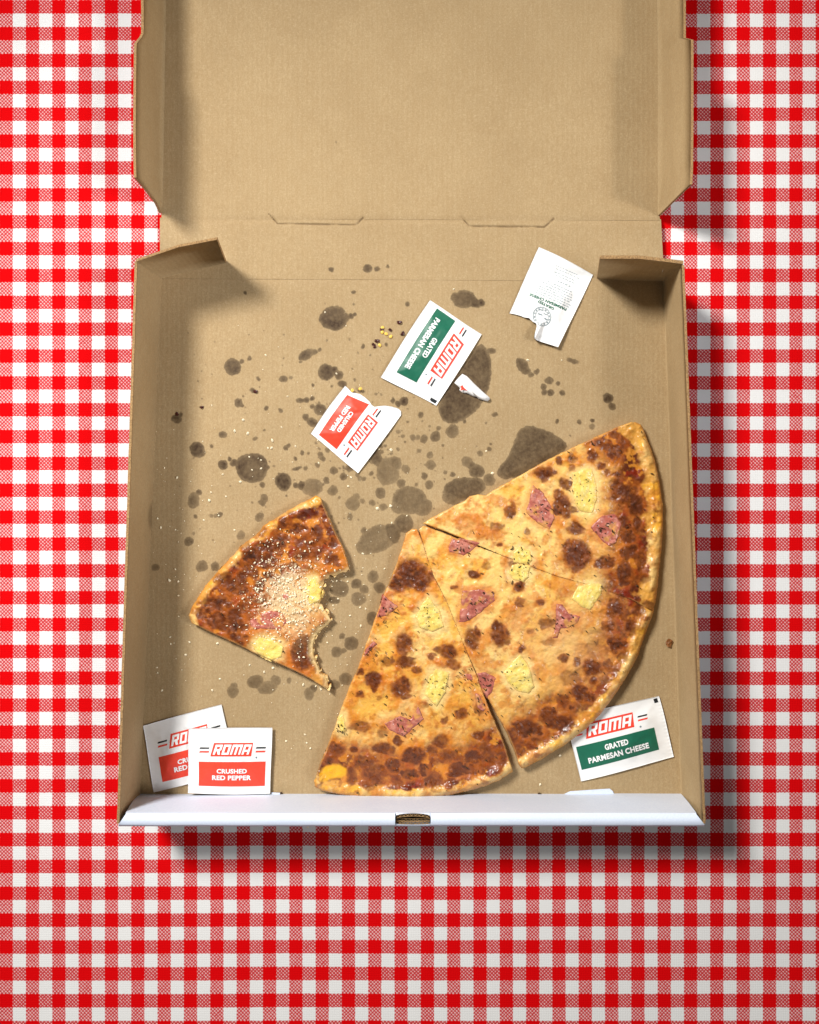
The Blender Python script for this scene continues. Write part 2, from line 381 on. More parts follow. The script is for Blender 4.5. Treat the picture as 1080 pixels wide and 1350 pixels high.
def wall(name, a, b, n, off, mats, parent=BOX, rows=8, bow=.0006, seed=1, stain_at=None, ragged=.0):
    """upright board: a = bottom edge points, b = top edge points (world), thickness towards off"""
    a = np.asarray(a, float); b = np.asarray(b, float); off = np.asarray(off, float)
    def rs(p):
        d = np.r_[0, np.cumsum(np.linalg.norm(np.diff(p, axis=0), axis=1))]; t = np.linspace(0, d[-1], n)
        return np.stack([np.interp(t, d, p[:, i]) for i in range(3)], 1)
    if len(a) == 2 and len(b) == 2: A, B = rs(a), rs(b)
    else: A, B = a, b; n = len(a)
    V = []
    nrm = off / np.linalg.norm(off)
    for r in range(rows + 1):
        t = r / rows; p = A * (1 - t) + B * t
        s = np.linspace(0, 1, n)
        w = bow * 2 * (fbm(s * 7 + seed * 3, np.full(n, t * 1.5), seed) - .5) * (math.sin(math.pi * min(1, t * 1.0)) if r not in (0,) else 0)
        p = p + nrm * w[:, None]
        if r == rows and ragged: p[:, 2] += ragged * (fbm(s * 60, s * 0, seed + 9) - .5)
        V.append(p)
    inn = np.concatenate(V); out = inn + off; n1 = len(inn)
    f = grid_faces(n, rows + 1); fo = f[:, ::-1] + n1
    idx = np.arange(n1).reshape(rows + 1, n); loop = np.concatenate([idx[0, :-1], idx[:-1, -1], idx[-1, :0:-1], idx[:0:-1, 0]])
    k = len(loop); j = np.arange(k); jn = (j + 1) % k
    rim = np.stack([loop[jn], loop[j], n1 + loop[j], n1 + loop[jn]], 1)
    me = fast_mesh(name, np.concatenate([inn, out]), np.concatenate([f, fo, rim]))
    mi = np.concatenate([np.zeros(len(f)), np.full(len(fo), 1), np.full(len(rim), 2)]).astype(np.int32)
    me.polygons.foreach_set('material_index', mi)
    sm = np.ones(len(mi), bool); sm[len(f):] = False; me.polygons.foreach_set('use_smooth', sm)
    if stain_at:
        cx, cz, rx, rz = stain_at; vv = np.concatenate([inn, out]); q = np.sqrt(((vv[:, 1] - cx) / rx) ** 2 + ((vv[:, 2] - cz) / rz) ** 2)
        attr(me, 'stain', np.clip((1 - q) * 2.2 + .6, 0, 1.3)); attr(me, 'soak', np.full(len(vv), .8))
    return obj(name, me, mats, parent)
TH = 0.0016
CARD3 = [M_CARD, M_WHITE, M_EDGE]
zb = FZ - .0012
yl = P(197, 680, FZ)[1]
wall('side_wall', [P(214, 366, zb), P(186, 1050, zb)], [P(181, 345, WZ), P(157.5, 1086, WZ)], 220, (-TH, 0, 0), CARD3, rows=26, seed=2, stain_at=(yl, FZ, .010, .010), ragged=.0008)
wall('side_wall', [P(874, 371, zb), P(897, 1050, zb)], [P(899, 349, WZ), P(927, 1086, WZ)], 120, (TH, 0, 0), CARD3, seed=3, ragged=.0008)
# corner tuck flaps standing at the back
wall('tuck_flap', [P(211, 367, FZ), P(256, 357, FZ), P(298, 347, FZ)], [P(179, 345, WZ - .001), P(235, 326, WZ), P(286, 316, WZ)], 3, (.0004, .0016, 0.0002), [M_CARD, M_WHITE, M_EDGE], rows=3, seed=4, bow=.0)
wall('tuck_flap', [P(877, 371, FZ), P(830, 370, FZ), P(787, 367, FZ)], [P(901, 348, WZ), P(843, 341, WZ), P(791, 341, WZ)], 3, (0, .0020, .0002), [M_CARD, M_WHITE, M_EDGE], rows=3, seed=5, bow=.0)
# lid side flaps
def lid_flap(base, topx, off, seed):
    # base: x at fold; list of (y, x_top) along the free edge; the height follows from the lean
    a, b = [], []
    for (yb, xb, yt, xt, h) in topx:
        a.append(P(xb, yb, FZ)); b.append(P(xt, yt, FZ + h))
    wall('lid_flap', a, b, len(a), off, CARD3, rows=5, seed=seed, bow=.0005)
fh = .0425
L = [(-418, 225, -400, 180, fh)] + [(y_, 219 - (y_ / 280) * 4.5 if y_ > 0 else 219, y_, xt, h) for (y_, xt, h) in [(-200, 186, .034), (-40, 188.5, .033), (10, 189.5, .033), (44, 189.5, .033), (49, 187, .035), (57, 180.5, .042), (62, 180, fh), (110, 179.5, fh), (170, 179, fh), (215, 179.5, fh), (234, 180, fh)]] + [(252, 215, 252, 195, .025), (268, 214.4, 268, 207, .010), (281, 214, 281, 213, .001)]
lid_flap(0, L, (-TH, 0, 0), 6)
R_ = [(-418, 860, -400, 908, fh), (-200, 864, -200, 902, .034), (-40, 865.5, -40, 901, .034), (20, 866, 20, 901, .034), (50, 866.5, 50, 901, .034), (52.5, 866.5, 52.5, 911, fh), (100, 867, 100, 911, fh), (160, 867, 160, 911, fh), (220, 867, 220, 910.5, fh), (243, 867, 243, 909.5, fh), (256, 867, 256, 896, .029), (272, 867, 272, 880, .013), (284, 867.2, 284, 868, .001)]
lid_flap(0, R_, (TH, 0, 0), 7)

# front wall: rolled over, white on the inside, with a thumb notch cut through the top
def front_wall():
    yi, yt, yo = 1046.0, 1072.5, 1089.0
    nx0, nx1 = 521.0, 568.0
    xs = np.concatenate([np.linspace(0, 1, 90)])
    def row(xa, xb, y, z, sag=0): return [P(xa + (xb - xa) * t, y + sag * (vnoise(np.array([t * 9]), np.array([y]), 4)[0] - .5), z) for t in xs]
    wz = WZ
    # inner face with an arc bitten out of its upper edge
    rows = [row(183, 898, yi, FZ - .0005, 1.0), row(174, 908, 1058, FZ + .022, .8), row(166, 918, yt - 1.2, wz - .002, .5)]
    V = np.array(sum(rows, [])); f = grid_faces(90, 3); me = fast_mesh('i', V, f[:, ::-1])
    inner = obj('front_inner_face', me, M_WHITE, BOX)
    # top strip, built as a ring strip so that the oval notch is a real hole
    def strip(xa0, xb0, xa1, xb1, name):
        n = 60; A = [P(xa0 + (xb0 - xa0) * t, yt - 1.2, wz - .002) for t in np.linspace(0, 1, n)]; B0 = [P(xa0 + (xb0 - xa0) * t, yt + .6, wz) for t in np.linspace(0, 1, n)]
        B1 = [P(xa1 + (xb1 - xa1) * t, yo - 2.0 + .8 * (vnoise(np.array([t * 14.]), np.array([.3]), 3)[0] - .5), wz) for t in np.linspace(0, 1, n)]; C = [P(xa1 + (xb1 - xa1) * t, yo + .3, wz - .0015) for t in np.linspace(0, 1, n)]
        D = [(p[0], p[1] - .0002, .001) for p in C]
        me = fast_mesh(name, np.array(A + B0 + B1 + C + D), grid_faces(n, 5)[:, ::-1]); obj(name, me, M_WHITE, BOX)
    strip(166, nx0, 156.5, nx0, 'front_top_edge'); strip(nx1, 918, nx1, 929, 'front_top_edge')
    # notch: two curved cut edges of corrugated board with a dark hollow between
    n = 40; t = np.linspace(0, 1, n); xx = nx0 + (nx1 - nx0) * t
    arch = np.sqrt(np.clip(1 - (2 * t - 1) ** 2, 0, 1)) ** .75
    # white lips left of the hole on the camera's far side and near side
    ytop = yt + 5.0 - 5.2 * arch; ybot = yo - 3.5 + 1.5 * arch
    lip = [P(a, yt - 1.2, wz - .002) for a in xx] + [P(a, b, wz - .001) for a, b in zip(xx, ytop)]
    me = fast_mesh('l', np.array(lip), grid_faces(n, 2)[:, ::-1]); obj('notch_lip', me, M_WHITE, BOX)
    lip = [P(a, b, wz - .0012) for a, b in zip(xx, ybot)] + [P(a, yo + .3, wz - .0015) for a in xx] 
    lip += [(p[0], p[1] - .0002, .001) for p in lip[n:]]
    me = fast_mesh('l', np.array(lip), grid_faces(n, 3)[:, ::-1]); obj('notch_lip', me, M_WHITE, BOX)
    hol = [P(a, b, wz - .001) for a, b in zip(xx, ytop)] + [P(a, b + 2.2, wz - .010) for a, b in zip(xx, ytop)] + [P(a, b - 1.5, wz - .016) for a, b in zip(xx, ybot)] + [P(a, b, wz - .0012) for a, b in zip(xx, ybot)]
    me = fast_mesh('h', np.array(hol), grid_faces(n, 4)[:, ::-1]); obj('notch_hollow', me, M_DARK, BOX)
    for (yy, zz, sgn) in ((ytop + 1.6, wz - .0016, 1), (ybot - 2.6, wz - .0028, -1), (ybot - 6.0, wz - .0055, -1)):
        m2 = 120; tt = np.linspace(.03, .97, m2); X = nx0 + (nx1 - nx0) * tt; Y = np.interp(tt, t, yy)
        wv = 1.1 * np.sin(tt * 58)
        V = np.array([P(a, b + w - .55, zz) for a, b, w in zip(X, Y, wv)] + [P(a, b + w + .55, zz) for a, b, w in zip(X, Y, wv)])
        me = fast_mesh('c', V, grid_faces(m2, 2)[:, ::-1]); obj('corrugated_edge', me, M_EDGE, BOX)
        for dd in (-1.9, 1.9):
            V = np.array([P(a, b + dd - .45, zz) for a, b in zip(X, Y)] + [P(a, b + dd + .45, zz) for a, b in zip(X, Y)])
            me = fast_mesh('c', V, grid_faces(m2, 2)[:, ::-1]); obj('board_liner', me, M_EDGE, BOX)
    # locking tabs of the rolled wall reaching the floor slots
    def tab(pts, m, z=FZ + .0006):
        bm = bmesh.new(); vs = [bm.verts.new(P(px, py, z)) for px, py in pts]; fc = bm.faces.new(vs)
        r = bmesh.ops.extrude_face_region(bm, geom=[fc])
        for e in r['geom']:
            if isinstance(e, bmesh.types.BMVert): e.co.z -= .0006
        bmesh.ops.recalc_face_normals(bm, faces=bm.faces); me = bpy.data.meshes.new('t'); bm.to_mesh(me); bm.free(); return me
    obj('locking_tab', tab([(738, 1050), (752, 1043.5), (780, 1041.5), (804, 1040), (808, 1043), (811, 1050)], None, FZ + .0009), M_WHITE, BOX)
    obj('locking_tab', tab([(356, 1049), (358, 1045), (370, 1045.6), (372, 1049)], None, FZ + .0009), M_WHITE, BOX)
    obj('floor_slot', tab([(369, 1048), (369.4, 1045), (371, 1044.4), (372.5, 1046), (372.3, 1048)], None, FZ + .0012), M_DARK, BOX)
    obj('floor_slot', tab([(709, 1048.5), (709.5, 1046), (711.5, 1045.4), (714, 1046.6), (714, 1048.5)], None, FZ + .0012), M_DARK, BOX)
front_wall()

# ------------------------------------------------------------------ pizza
SPOTS = {
'B': [(717,623,14.5,11,1),(743.6,636,8,9,.8),(738,608,5.5,5.5,.75),(755,606,6,6,.55),(753,617,5,5,.5),(741,666,12,15,.95),(755,671,6,6,.6),(672,674,9.5,9.5,.85),(655,694,9,6,.5),(697,702,5,5.5,.5),(760,697,11,9,.95),(760,732,21,21,1.1),(750,720,10,10,1),
  (798,741,14,9,.95),(823,757,11,14,1.1),(810,598,10,11,1.2),(782,603,8,6.5,.9),(793,614,6.5,5,.8),(801,622,5,5,.7),(812,627,6.5,6,.8),(787,586,9,5.5,.85),(809,573,8,6,.9),(823,650,19,14,1.05),(837,666,11,15,1.2),(829,708,9.5,8,1.2),
  (828,729,11,10,1.0),(851,763,8,7.5,.9),(861,708,6,6,.55),(658,718,4,3.5,1.0),(854,797,9,8,1.1),(848,630,5,7,.3),(844,610,5,4,.35),(820,583,7,9,.8),(800,590,8,6,.7),(706,609,5,4,.4),(845,740,8,12,.8),(815,640,8,7,.8),(842,690,7,9,.9)],
'C': [(624.5,757,8,6,.95),(684,774,8.5,6.5,1),(684,793,8,6,.6),(714,795,7,5.5,.9),(599,774,5,4,.8),(810,803,13,12,.95),(802,825,8,8,.9),(831,825,9.5,9,1.15),(812,850,11,11,1.1),(719,822,10,7,.75),(659,836,12,15,.95),(623,842,11,15,.9),(689,855,5,5.5,.9),
  (743,868,7,7,.9),(760,873,6.5,6,.85),(780,880,15,13,1.0),(833,827,8,9,1),(783,898,6.5,5.5,.95),(763,913,13,11.5,1.15),(780,920,8,6,1.05),(742,923,9,8,.75),(750,893,14,12,.45),(743,953,17,12.5,1.15),(722,943,12,12,1.05),(753,934,5,4,1),(697,962,20,12,1.2),
  (672,975,12,12,.85),(682,990,10,8,.7),(802,827,7,6,.7),(723,847,11,5,.6),(700,832,6,4,.5),(625,850,7,8,.7),(843,805,9,8,1),(822,867,8,10,.9),(710,975,12,6,.7),(640,745,6,5,.4),(676,745,7,5,.5),(655,955,8,7,.6),(800,875,7,8,.7),(850,790,7,8,.9)],
'A': [(543,758,26,21,1.15),(552,768,16,13,1.1),(532,847,12,15,.9),(534,873,14,9,.9),(511,873,9,8,.65),(474,885,7,6.5,.85),(493,897,11,13,1.1),(529,907,15,14,1.05),(549,882,7,6,.75),(567,866,6.5,6,.7),(591,859,13,12,.95),(596,876,9,8,.6),(473,917,5.5,5.5,.9),
  (476,956,15,8,.75),(609.5,941,9,9,.95),(585,950,5.5,5,.75),(582,977,11,11,.85),(631,970,7.5,6.5,.85),(503,986,14,9,.9),(524.5,978,6.5,6,.95),(465,989,5.5,5.5,.95),(518,1008,11.5,10,1.2),(546,997,15,12,1.2),(559,1014,7.5,7,1.1),(573,1030,14,12,.8),
  (543,1021,12,8,1.25),(494,1024,18,15,.75),(464,1024,8,14,.7),(433,1000,9,7,.8),(442.5,988,13,10,.85),(609.5,1014,19,9,1.35),(625,999,13,9,1.1),(645,998,13,10,.85),(661,1000,9,11,.75),(568,706,14,7,.6),(570,990,8,7,.8),(505,965,9,7,.45),(480,1005,14,8,.75),
  (590,995,10,8,.7),(484,860,6,6,.4),(500,920,5,4,.5),(560,930,5,4,.4),(633,935,7,9,.6),(641,985,9,8,.7),(525,1035,8,5,.6)],
'D': [(418,705,10,10,1),(440,717,7.5,6.5,1.1),(437,738,12,9,.9),(432,688,4,4,.8),(392,697,12,10,1.1),(370,712,14,11,1.1),(333,732,15,13,1.25),(373,687,8,6,1),(355,722,9,8,1.1),(320,718,10,8,1),(342,773,9,9,1.25),(313,773,15,13,1.2),(310,823,15,18,1.25),
  (287,817,15,12,1.2),(273,797,12,11,1.1),(266,810,9,8,1.05),(297,763,13,11,1.1),(353,740,13,11,1.05),(387,747,9,7,.95),(398,733,10,9,.9),(370,787,10,7,.7),(400,862,17,23,1.4),(393,815,12,8,.7),(313,842,10,7,1),(357,760,8,7,1),(345,700,10,8,1),
  (290,795,13,11,1.1),(330,752,12,10,1.05),(322,800,11,9,.9),(410,720,9,7,.7),(385,675,8,4,.8),(345,790,9,7,.7)]}
OUT = {
'A': [(535,703),(543,697),(550,697),(557,714),(564,737),(572,760),(589.5,794),(601.5,824),(613,854),(631.5,897),(646,936),(666,982),(676.5,1017),(660,1028),(640,1036.5),(620,1042),(597,1047.5),(570,1051),(545,1053),(520,1053),(495,1052.5),(470,1050.5),(445,1047),(425,1042.5),(416,1038),(414.5,1030),(421,1008),(430,988),(440,962),(449,935),(461,905),(472,880),(484,845),(497,808),(506,783),(514,765),(523,742),(530,722)],
'C': [(559,692.5),(585,702.3),(612,713.3),(640,724.3),(665,733.5),(700,747),(735,760),(787,774),(830,790),(862,807),(857,820),(850,838),(840,867),(828,890),(813,913),(800,931),(787,947),(773,961),(757,973),(742,984),(727,993),(712,1002),(697,1010),(688,1013.5),(684,1008),(678,990),(668,966),(656,944),(644.5,923),(632.5,897),(613,854),(601.5,824),(589.5,794),(572,760),(564,737),(557,714),(552,698)],
'B': [(557,690),(566,684),(580,677),(598,667),(612,660.5),(619,654),(630,651.5),(640,653),(660,641),(690,624),(720,607),(755,590),(785,576),(812,563.5),(831,556.5),(838,556.5),(846,560),(851,572),(857,588),(863,606),(867.5,624),(871,643),(873.3,662),(874.3,682),(874,702),(872.5,722),(870,743),(868.5,762),(866.5,780),(862,807),(830,790),(787,774),(735,760),(700,747),(665,733.5),(641,723.3),(613,711.8),(586,700.6),(566,693.5)],
'D': [(417,653),(390,667),(360,685),(347,693),(340,703),(317,720),(311,728),(290,750),(270,773),(255,797),(248.5,811),(253,822),(273,832),(307,847),(333,860),(367,875),(400,890),(420,902),(431,909),(433.5,906),(432,897),(428,889),(422,883),(419,876),(416,870),(413.5,860),(413.5,849),(416,840),(421,833),(430,826),(438,818.5),(434,811),(428,803),(424,792),(423.5,783),(426,773),(430,765),(437,760.5),(447,757.5),(455,757),(462,754.5),(459,742),(453,722),(440,696),(428,668),(423,656)]}
_r = random.Random(3)
for _k in SPOTS:
    _more = []
    for (cx, cy, rx, ry, k) in SPOTS[_k]:
        if min(rx, ry) < 6: continue
        for _ in range(3):
            a_ = _r.uniform(0, 6.283); q_ = _r.uniform(.45, .95); _more.append((cx + math.cos(a_) * rx * q_, cy + math.sin(a_) * ry * q_, rx * _r.uniform(.25, .6), ry * _r.uniform(.25, .6), k * _r.uniform(.7, 1.05)))
    SPOTS[_k] = [(a, b, c * .9, d * .9, e) for (a, b, c, d, e) in SPOTS[_k]] + _more
CRUST = {'A': (12, 25), 'C': (9, 23), 'B': (15, 29), 'D': (0, 11)}
BITE = OUT['D'][18:41]
FREE = {'A': [OUT['A'][12:] + OUT['A'][:3], OUT['A'][9:13]], 'B': [OUT['B'][36:] + OUT['B'][:31]], 'C': [OUT['C'][:4], OUT['C'][9:29]], 'D': [OUT['D'] + OUT['D'][:1]]}
SEAM = {'A': OUT['A'][2:10], 'B': OUT['B'][30:37], 'C': OUT['C'][3:10], 'D': None}
SEAM2 = {'C': OUT['C'][29:]}
PALE = {'A': [Z([(80,1140),(185,1140),(190,1200),(130,1210),(60,1230)],400,660,3.293)], 'B': [], 'C': [], 'D': []}
SL_Z = {'A': 0, 'B': 0, 'C': 0, 'D': 0}
CH = 0.0068
z7 = lambda p: Z(p, 560, 540, 3.176)
z8 = lambda p: Z(p, 600, 780, 3.0)
z6 = lambda p: Z(p, 400, 660, 3.293)
z5 = lambda p: Z(p, 140, 630, 3.0)
HAM = [('B', z7([(452,310),(500,345),(540,415),(547,455),(525,508),(480,485),(418,432),(440,350)])), ('B', z7([(688,492),(740,440),(800,432),(830,480),(805,560),(775,578),(745,555),(710,520)])),
 ('C', z7([(155,755),(225,748),(292,757),(300,800),(240,850),(190,888),(138,896)])), ('C', z7([(95,575),(112,535),(180,540),(240,556),(205,590),(165,615),(100,600)])),
 ('C', z7([(545,812),(578,810),(605,850),(660,862),(640,900),(600,920),(572,922),(560,962),(530,962),(545,890)])), ('C', z6([(748,745),(795,742),(842,765),(820,840),(798,862),(770,815)])),
 ('A', z6([(738,830),(762,835),(800,905),(780,920),(752,900)])), ('A', z6([(682,765),(705,745),(732,750),(745,785),(715,782)])), ('A', z6([(345,402),(420,462),(370,500),(312,515)])),
 ('A', z6([(345,965),(420,930),(465,945),(500,880),(528,950),(480,990),(440,1030),(370,1000)])), ('A', z6([(265,645),(305,605),(325,620),(285,665),(262,690)])),
 ('D', z5([(565,560),(600,540),(650,520),(700,530),(720,570),(690,605),(620,600),(570,605)])), ('D', z5([(690,455),(720,450),(730,480),(700,490)]))]
PINE = [('B', z7([(622,272),(660,255),(700,250),(716,310),(722,370),(700,430),(650,420),(632,395),(618,330)])), ('C', z7([(352,690),(365,650),(395,645),(440,655),(436,700),(415,722),(375,715)])), ('B', z7([(372,640),(368,600),(400,572),(440,592),(452,630),(430,650)])),
 ('B', z7([(640,742),(690,728),(742,733),(735,780),(690,838),(655,825),(615,790),(630,762)])), ('C', z8([(193,322),(225,280),(258,252),(290,290),(312,375),(290,402),(240,388),(212,360)])),
 ('A', z6([(488,505),(515,450),(542,418),(592,480),(608,545),(560,568),(502,548)])), ('A', z6([(545,770),(575,733),(636,750),(618,830),(582,893),(528,842)])), ('A', z6([(150,940),(175,925),(190,990),(170,1015),(145,975)])),
 ('D', z5([(800,405),(830,400),(850,430),(862,455),(840,490),(805,500),(790,450)])), ('D', z5([(580,660),(610,630),(660,640),(700,665),(690,710),(650,722),(595,690)]))]
def slice_fields(key, x, y):
    pts = OUT[key]; c0, c1 = CRUST[key]; cr = pts[c0:c1 + 1]
    d = np.full(x.shape, 1e9)
    for fr in FREE[key]: d = np.minimum(d, seg_dist(x, y, fr, False))
    dc = seg_dist(x, y, cr, False)
    n1 = fbm(x / 22, y / 22, 31); n2 = fbm(x / 9, y / 9, 32); n3 = fbm(x / 4, y / 4, 33); nb = fbm(x / 34, y / 34, 34)
    wx = x + 9 * (fbm(x / 14, y / 14, 35, 4) - .5); wy = y + 9 * (fbm(x / 14, y / 14, 36, 4) - .5)
    spot = np.zeros(x.shape); halo = np.zeros(x.shape); dome = np.zeros(x.shape); core = np.zeros(x.shape)
    for (cx, cy, rx, ry, k) in SPOTS[key]:
        q = np.sqrt(((wx - cx) / rx) ** 2 + ((wy - cy) / ry) ** 2)
        spot = np.maximum(spot, k * sstep(1.26, .76, q + .12 * (n3 - .5))); halo = np.maximum(halo, k * sstep(2.1, 1.0, q)); dome = np.maximum(dome, sstep(1.1, .4, q) * min(1, min(rx, ry) / 14))
        core = np.maximum(core, k * sstep(1.0, .45, q + 1.6 * (n2 - .5)))
    band = sstep(8, 15, dc + 14 * (n1 - .5)) * sstep(76, 44, dc + 46 * (n1 - .5) + 16 * (n2 - .5))
    if key == 'D': band = sstep(6, 12, dc + 16 * (n1 - .5)) * sstep(92, 60, dc + 34 * (n1 - .5))
    if key == 'C': band = band * np.clip(.75 + .3 * sstep(880, 830, y) + .3 * sstep(720, 680, x), 0, 1)
    wcr = {'A': 13, 'B': 19, 'C': 15, 'D': 9}[key]
    crw = sstep(wcr + 3, wcr - 3, dc + 24 * (n1 - .5) + 10 * (n2 - .5))
    z = CH + .0022 * (n1 - .5) + .0016 * (n2 - .5) + .0003 * (n3 - .5) - .0002 * dome - .0005 * band
    z = z + .0019 * np.exp(-((dc - 9) / 7.0) ** 2) * (2.2 * n1 - .35)
    iscr = sstep(3, 0, dc - d)
    rr = 1.6 + 4.8 * iscr
    z = z * (.50 + .50 * np.sqrt(np.clip(1 - (1 - np.clip(d / rr, 0, 1)) ** 2, 0, 1)))
    return d, dc, n1, n2, n3, nb, spot, halo, core, band, crw, z
def slice_z(key, x, y):
    return FZ + .0004 + slice_fields(key, np.array([float(x)]), np.array([float(y)]))[-1][0]
def mixn(c, col, f):
    f = np.clip(f, 0, 1)[:, None]; return c * (1 - f) + lin(col)[None, :] * f
def make_slice(key, label):
    pts = np.asarray(OUT[key], float)
    if key == 'D':
        fine = resample(pts, 2.0, True); 
        jit = resample(pts, 2.0, True, 1.6, 3, 4.0); poly = np.where((seg_dist(fine[:, 0], fine[:, 1], BITE, False) < .5)[:, None], fine + (jit - fine) * 5.5 + (resample(pts, 2.0, True, 1.6, 13, 9.0) - fine) * 3.0, fine + (jit - fine) * .6)
    else:
        fine = resample(pts, 3.0, True); jit = resample(pts, 3.0, True, .9, 5, 5.0); dfr = np.min([seg_dist(fine[:, 0], fine[:, 1], fr, False) for fr in FREE[key]], 0); poly = np.where((dfr < .3)[:, None], jit, fine)
    lo = poly.min(0) - 2; hi = poly.max(0) + 2; step = .95
    nu = int((hi[0] - lo[0]) / step) + 1; nv = int((hi[1] - lo[1]) / step) + 1
    gx, gy = np.meshgrid(lo[0] + np.arange(nu) * step, lo[1] + np.arange(nv) * step); x = gx.ravel(); y = gy.ravel()
    sd = sdf(x, y, poly)
    f = grid_faces(nu, nv)
    keep = sd[f].mean(1) > -.05
    keep &= (sd[f] > -1.2).all(1)
    f = f[keep]
    used = np.unique(f); remap = -np.ones(len(x), int); remap[used] = np.arange(len(used)); f = remap[f]; x = x[used]; y = y[used]; s0 = sd[used]
    # pull the stray border vertices on to the outline
    e = .4
    for _ in range(2):
        m = s0 < .35
        gxn = (sdf(x[m] + e, y[m], poly) - sdf(x[m] - e, y[m], poly)) / (2 * e); gyn = (sdf(x[m], y[m] + e, poly) - sdf(x[m], y[m] - e, poly)) / (2 * e)
        g = np.maximum(np.hypot(gxn, gyn), .4); x[m] -= s0[m] * gxn / g; y[m] -= s0[m] * gyn / g; s0 = sdf(x, y, poly)
    d, dc, n1, n2, n3, nb, spot, halo, core, band, crw, z = slice_fields(key, x, y)
    # colours
    c = np.repeat(lin((240, 188, 88))[None, :], len(x), 0)
    c = mixn(c, (246, 214, 140), sstep(.40, .64, nb) * .9)
    c = mixn(c, (220, 140, 44), sstep(.46, .66, n1) * .8)
    c = mixn(c, (206, 116, 38), sstep(.57, .74, n2) * .55)
    sm = fbm(x / 6, y / 6, 41); c = mixn(c, (158, 82, 28), sstep(.62, .76, sm) * .55)
    c = mixn(c, (244, 216, 148), sstep(.56, .74, fbm(x / 14, y / 14, 42)) * .6)
    mot = fbm(x / 17, y / 17, 47); c = mixn(c, (186, 100, 36), sstep(.57, .70, mot) * sstep(.40, .6, n2) * .65)
    if key in 'BC':
        c = mixn(c, (250, 220, 138), sstep(.44, .60, fbm(x / 26, y / 26, 61)) * .75)
        c = mixn(c, (206, 122, 46), sstep(.55, .68, fbm(x / 19, y / 19, 62)) * .6)
    if key == 'D': c = mixn(c, (172, 88, 28), .38 + .4 * n1)
    c = mixn(c, (208, 134, 42), sstep(150, 45, dc) * .5 * (.3 + 1.2 * n1))
    for (k_, p_) in PINE:
        if k_ == key:
            hd = -sdf(x, y, np.asarray(p_)) + 8 * (n2 - .5); c = mixn(c, (248, 226, 160), sstep(11, 1, hd) * .75)
    for (k_, p_) in HAM:
        if k_ == key:
            hd = -sdf(x, y, np.asarray(p_)) + 6 * (n2 - .5); c = mixn(c, (214, 132, 70), sstep(7, 0, hd) * .5)
    c = mixn(c, (146, 66, 20), band * (.70 + .7 * (n2 - .3)))
    c = mixn(c, (86, 30, 9), band * sstep(.40, .54, n1 * .5 + n2 * .5 + {'A': .02, 'B': .08, 'C': .04, 'D': .08}[key]) * .9)
    c = mixn(c, (148, 40, 16), band * sstep(.56, .70, fbm(x / 12, y / 12, 48)) * .6)
    c = mixn(c, (222, 150, 54), band * sstep(.57, .68, fbm(x / 13, y / 13, 44)) * .8)
    c = mixn(c, (206, 116, 36), halo * .45 * (.5 + n2))
    c = mixn(c, (134, 70, 25), spot * .90)
    c = mixn(c, (98, 46, 16), np.clip(spot, 0, 1) * sstep(.36, .60, fbm(x / 7, y / 7, 51) ) * .8)
    c = mixn(c, (184, 108, 44), np.clip(spot, 0, 1) * sstep(.56, .70, fbm(x / 6, y / 6, 52)) * .55)
    c = mixn(c, (88, 42, 16), core * .40)
    c = mixn(c, (58, 26, 11), np.clip(core - .7, 0, 1) * 1.7 * sstep(.42, .66, n2))
    crw = crw * (1 - .8 * np.clip(spot, 0, 1))
    c = mixn(c, (224, 168, 78), crw * .92)
    c = mixn(c, (248, 216, 146), crw * sstep(.36, .62, n1) * .85)
    c = mixn(c, (246, 186, 56), crw * sstep(.58, .72, fbm(x / 16, y / 16, 49)) * .8)
    c = mixn(c, (196, 116, 40), crw * sstep(.52, .70, fbm(x / 16, y / 16, 45)) * .6)
    c = mixn(c, (140, 74, 28), crw * sstep(.62, .76, fbm(x / 12, y / 12, 46)) * .7)
    c = mixn(c, (206, 140, 62), sstep(4, .5, dc) * .6)
    if SEAM[key]:
        ds = seg_dist(x, y, SEAM[key], False)
        if key in SEAM2: ds = np.minimum(ds, seg_dist(x, y, SEAM2[key], False))
        c = mixn(c, (128, 66, 24), sstep(1.2, .3, ds) * sstep(.42, .66, n1) * .6)
    for p in PALE[key]: c = mixn(c, (250, 188, 40), sstep(-1, 4, sdf(x, y, smooth_poly(p, 3)) + 7 * (n2 - .5)) * .9)
    cut = sstep(3.2, .6, d) * sstep(6, 12, dc)
    c = mixn(c, (222, 178, 112), cut * .45)
    if key == 'D':
        db = seg_dist(x, y, BITE, False); c = mixn(c, (250, 226, 170), sstep(9.0, 1.5, db + 7 * (n2 - .5)) * .95)
        z = z - .0030 * sstep(9, 0, db + 5 * (n2 - .5)) * (1 - sstep(0, 3, dc) * 0) * (.4 + n2)
        pw = np.exp(-(((x - 380) / 36) ** 2 + ((y - 790) / 46) ** 2)) + .25 * np.exp(-(((x - 360) / 70) ** 2 + ((y - 780) / 70) ** 2)); PW = sstep(.58, .70, fbm(x / 2.6, y / 2.6, 91, 2) * .6 + .55 * pw * (.35 + fbm(x / 10, y / 10, 92)))
        c = mixn(c, (232, 200, 150), sstep(0, 1, np.exp(-(((x - 385) / 34) ** 2 + ((y - 800) / 44) ** 2)) * 1.3 * (n2 + .25)) * .6)
        c = mixn(c, (246, 234, 198), PW * .42); z = z + .0003 * PW
    if key == 'C': c = mixn(c, (238, 190, 130), np.exp(-(((x - 735) / 60) ** 2 + ((y - 850) / 45) ** 2)) * .5 * (1 - np.clip(spot, 0, 1)))
    zt = FZ + .0004 + z
    V = Parr(np.stack([x, y], 1), zt)
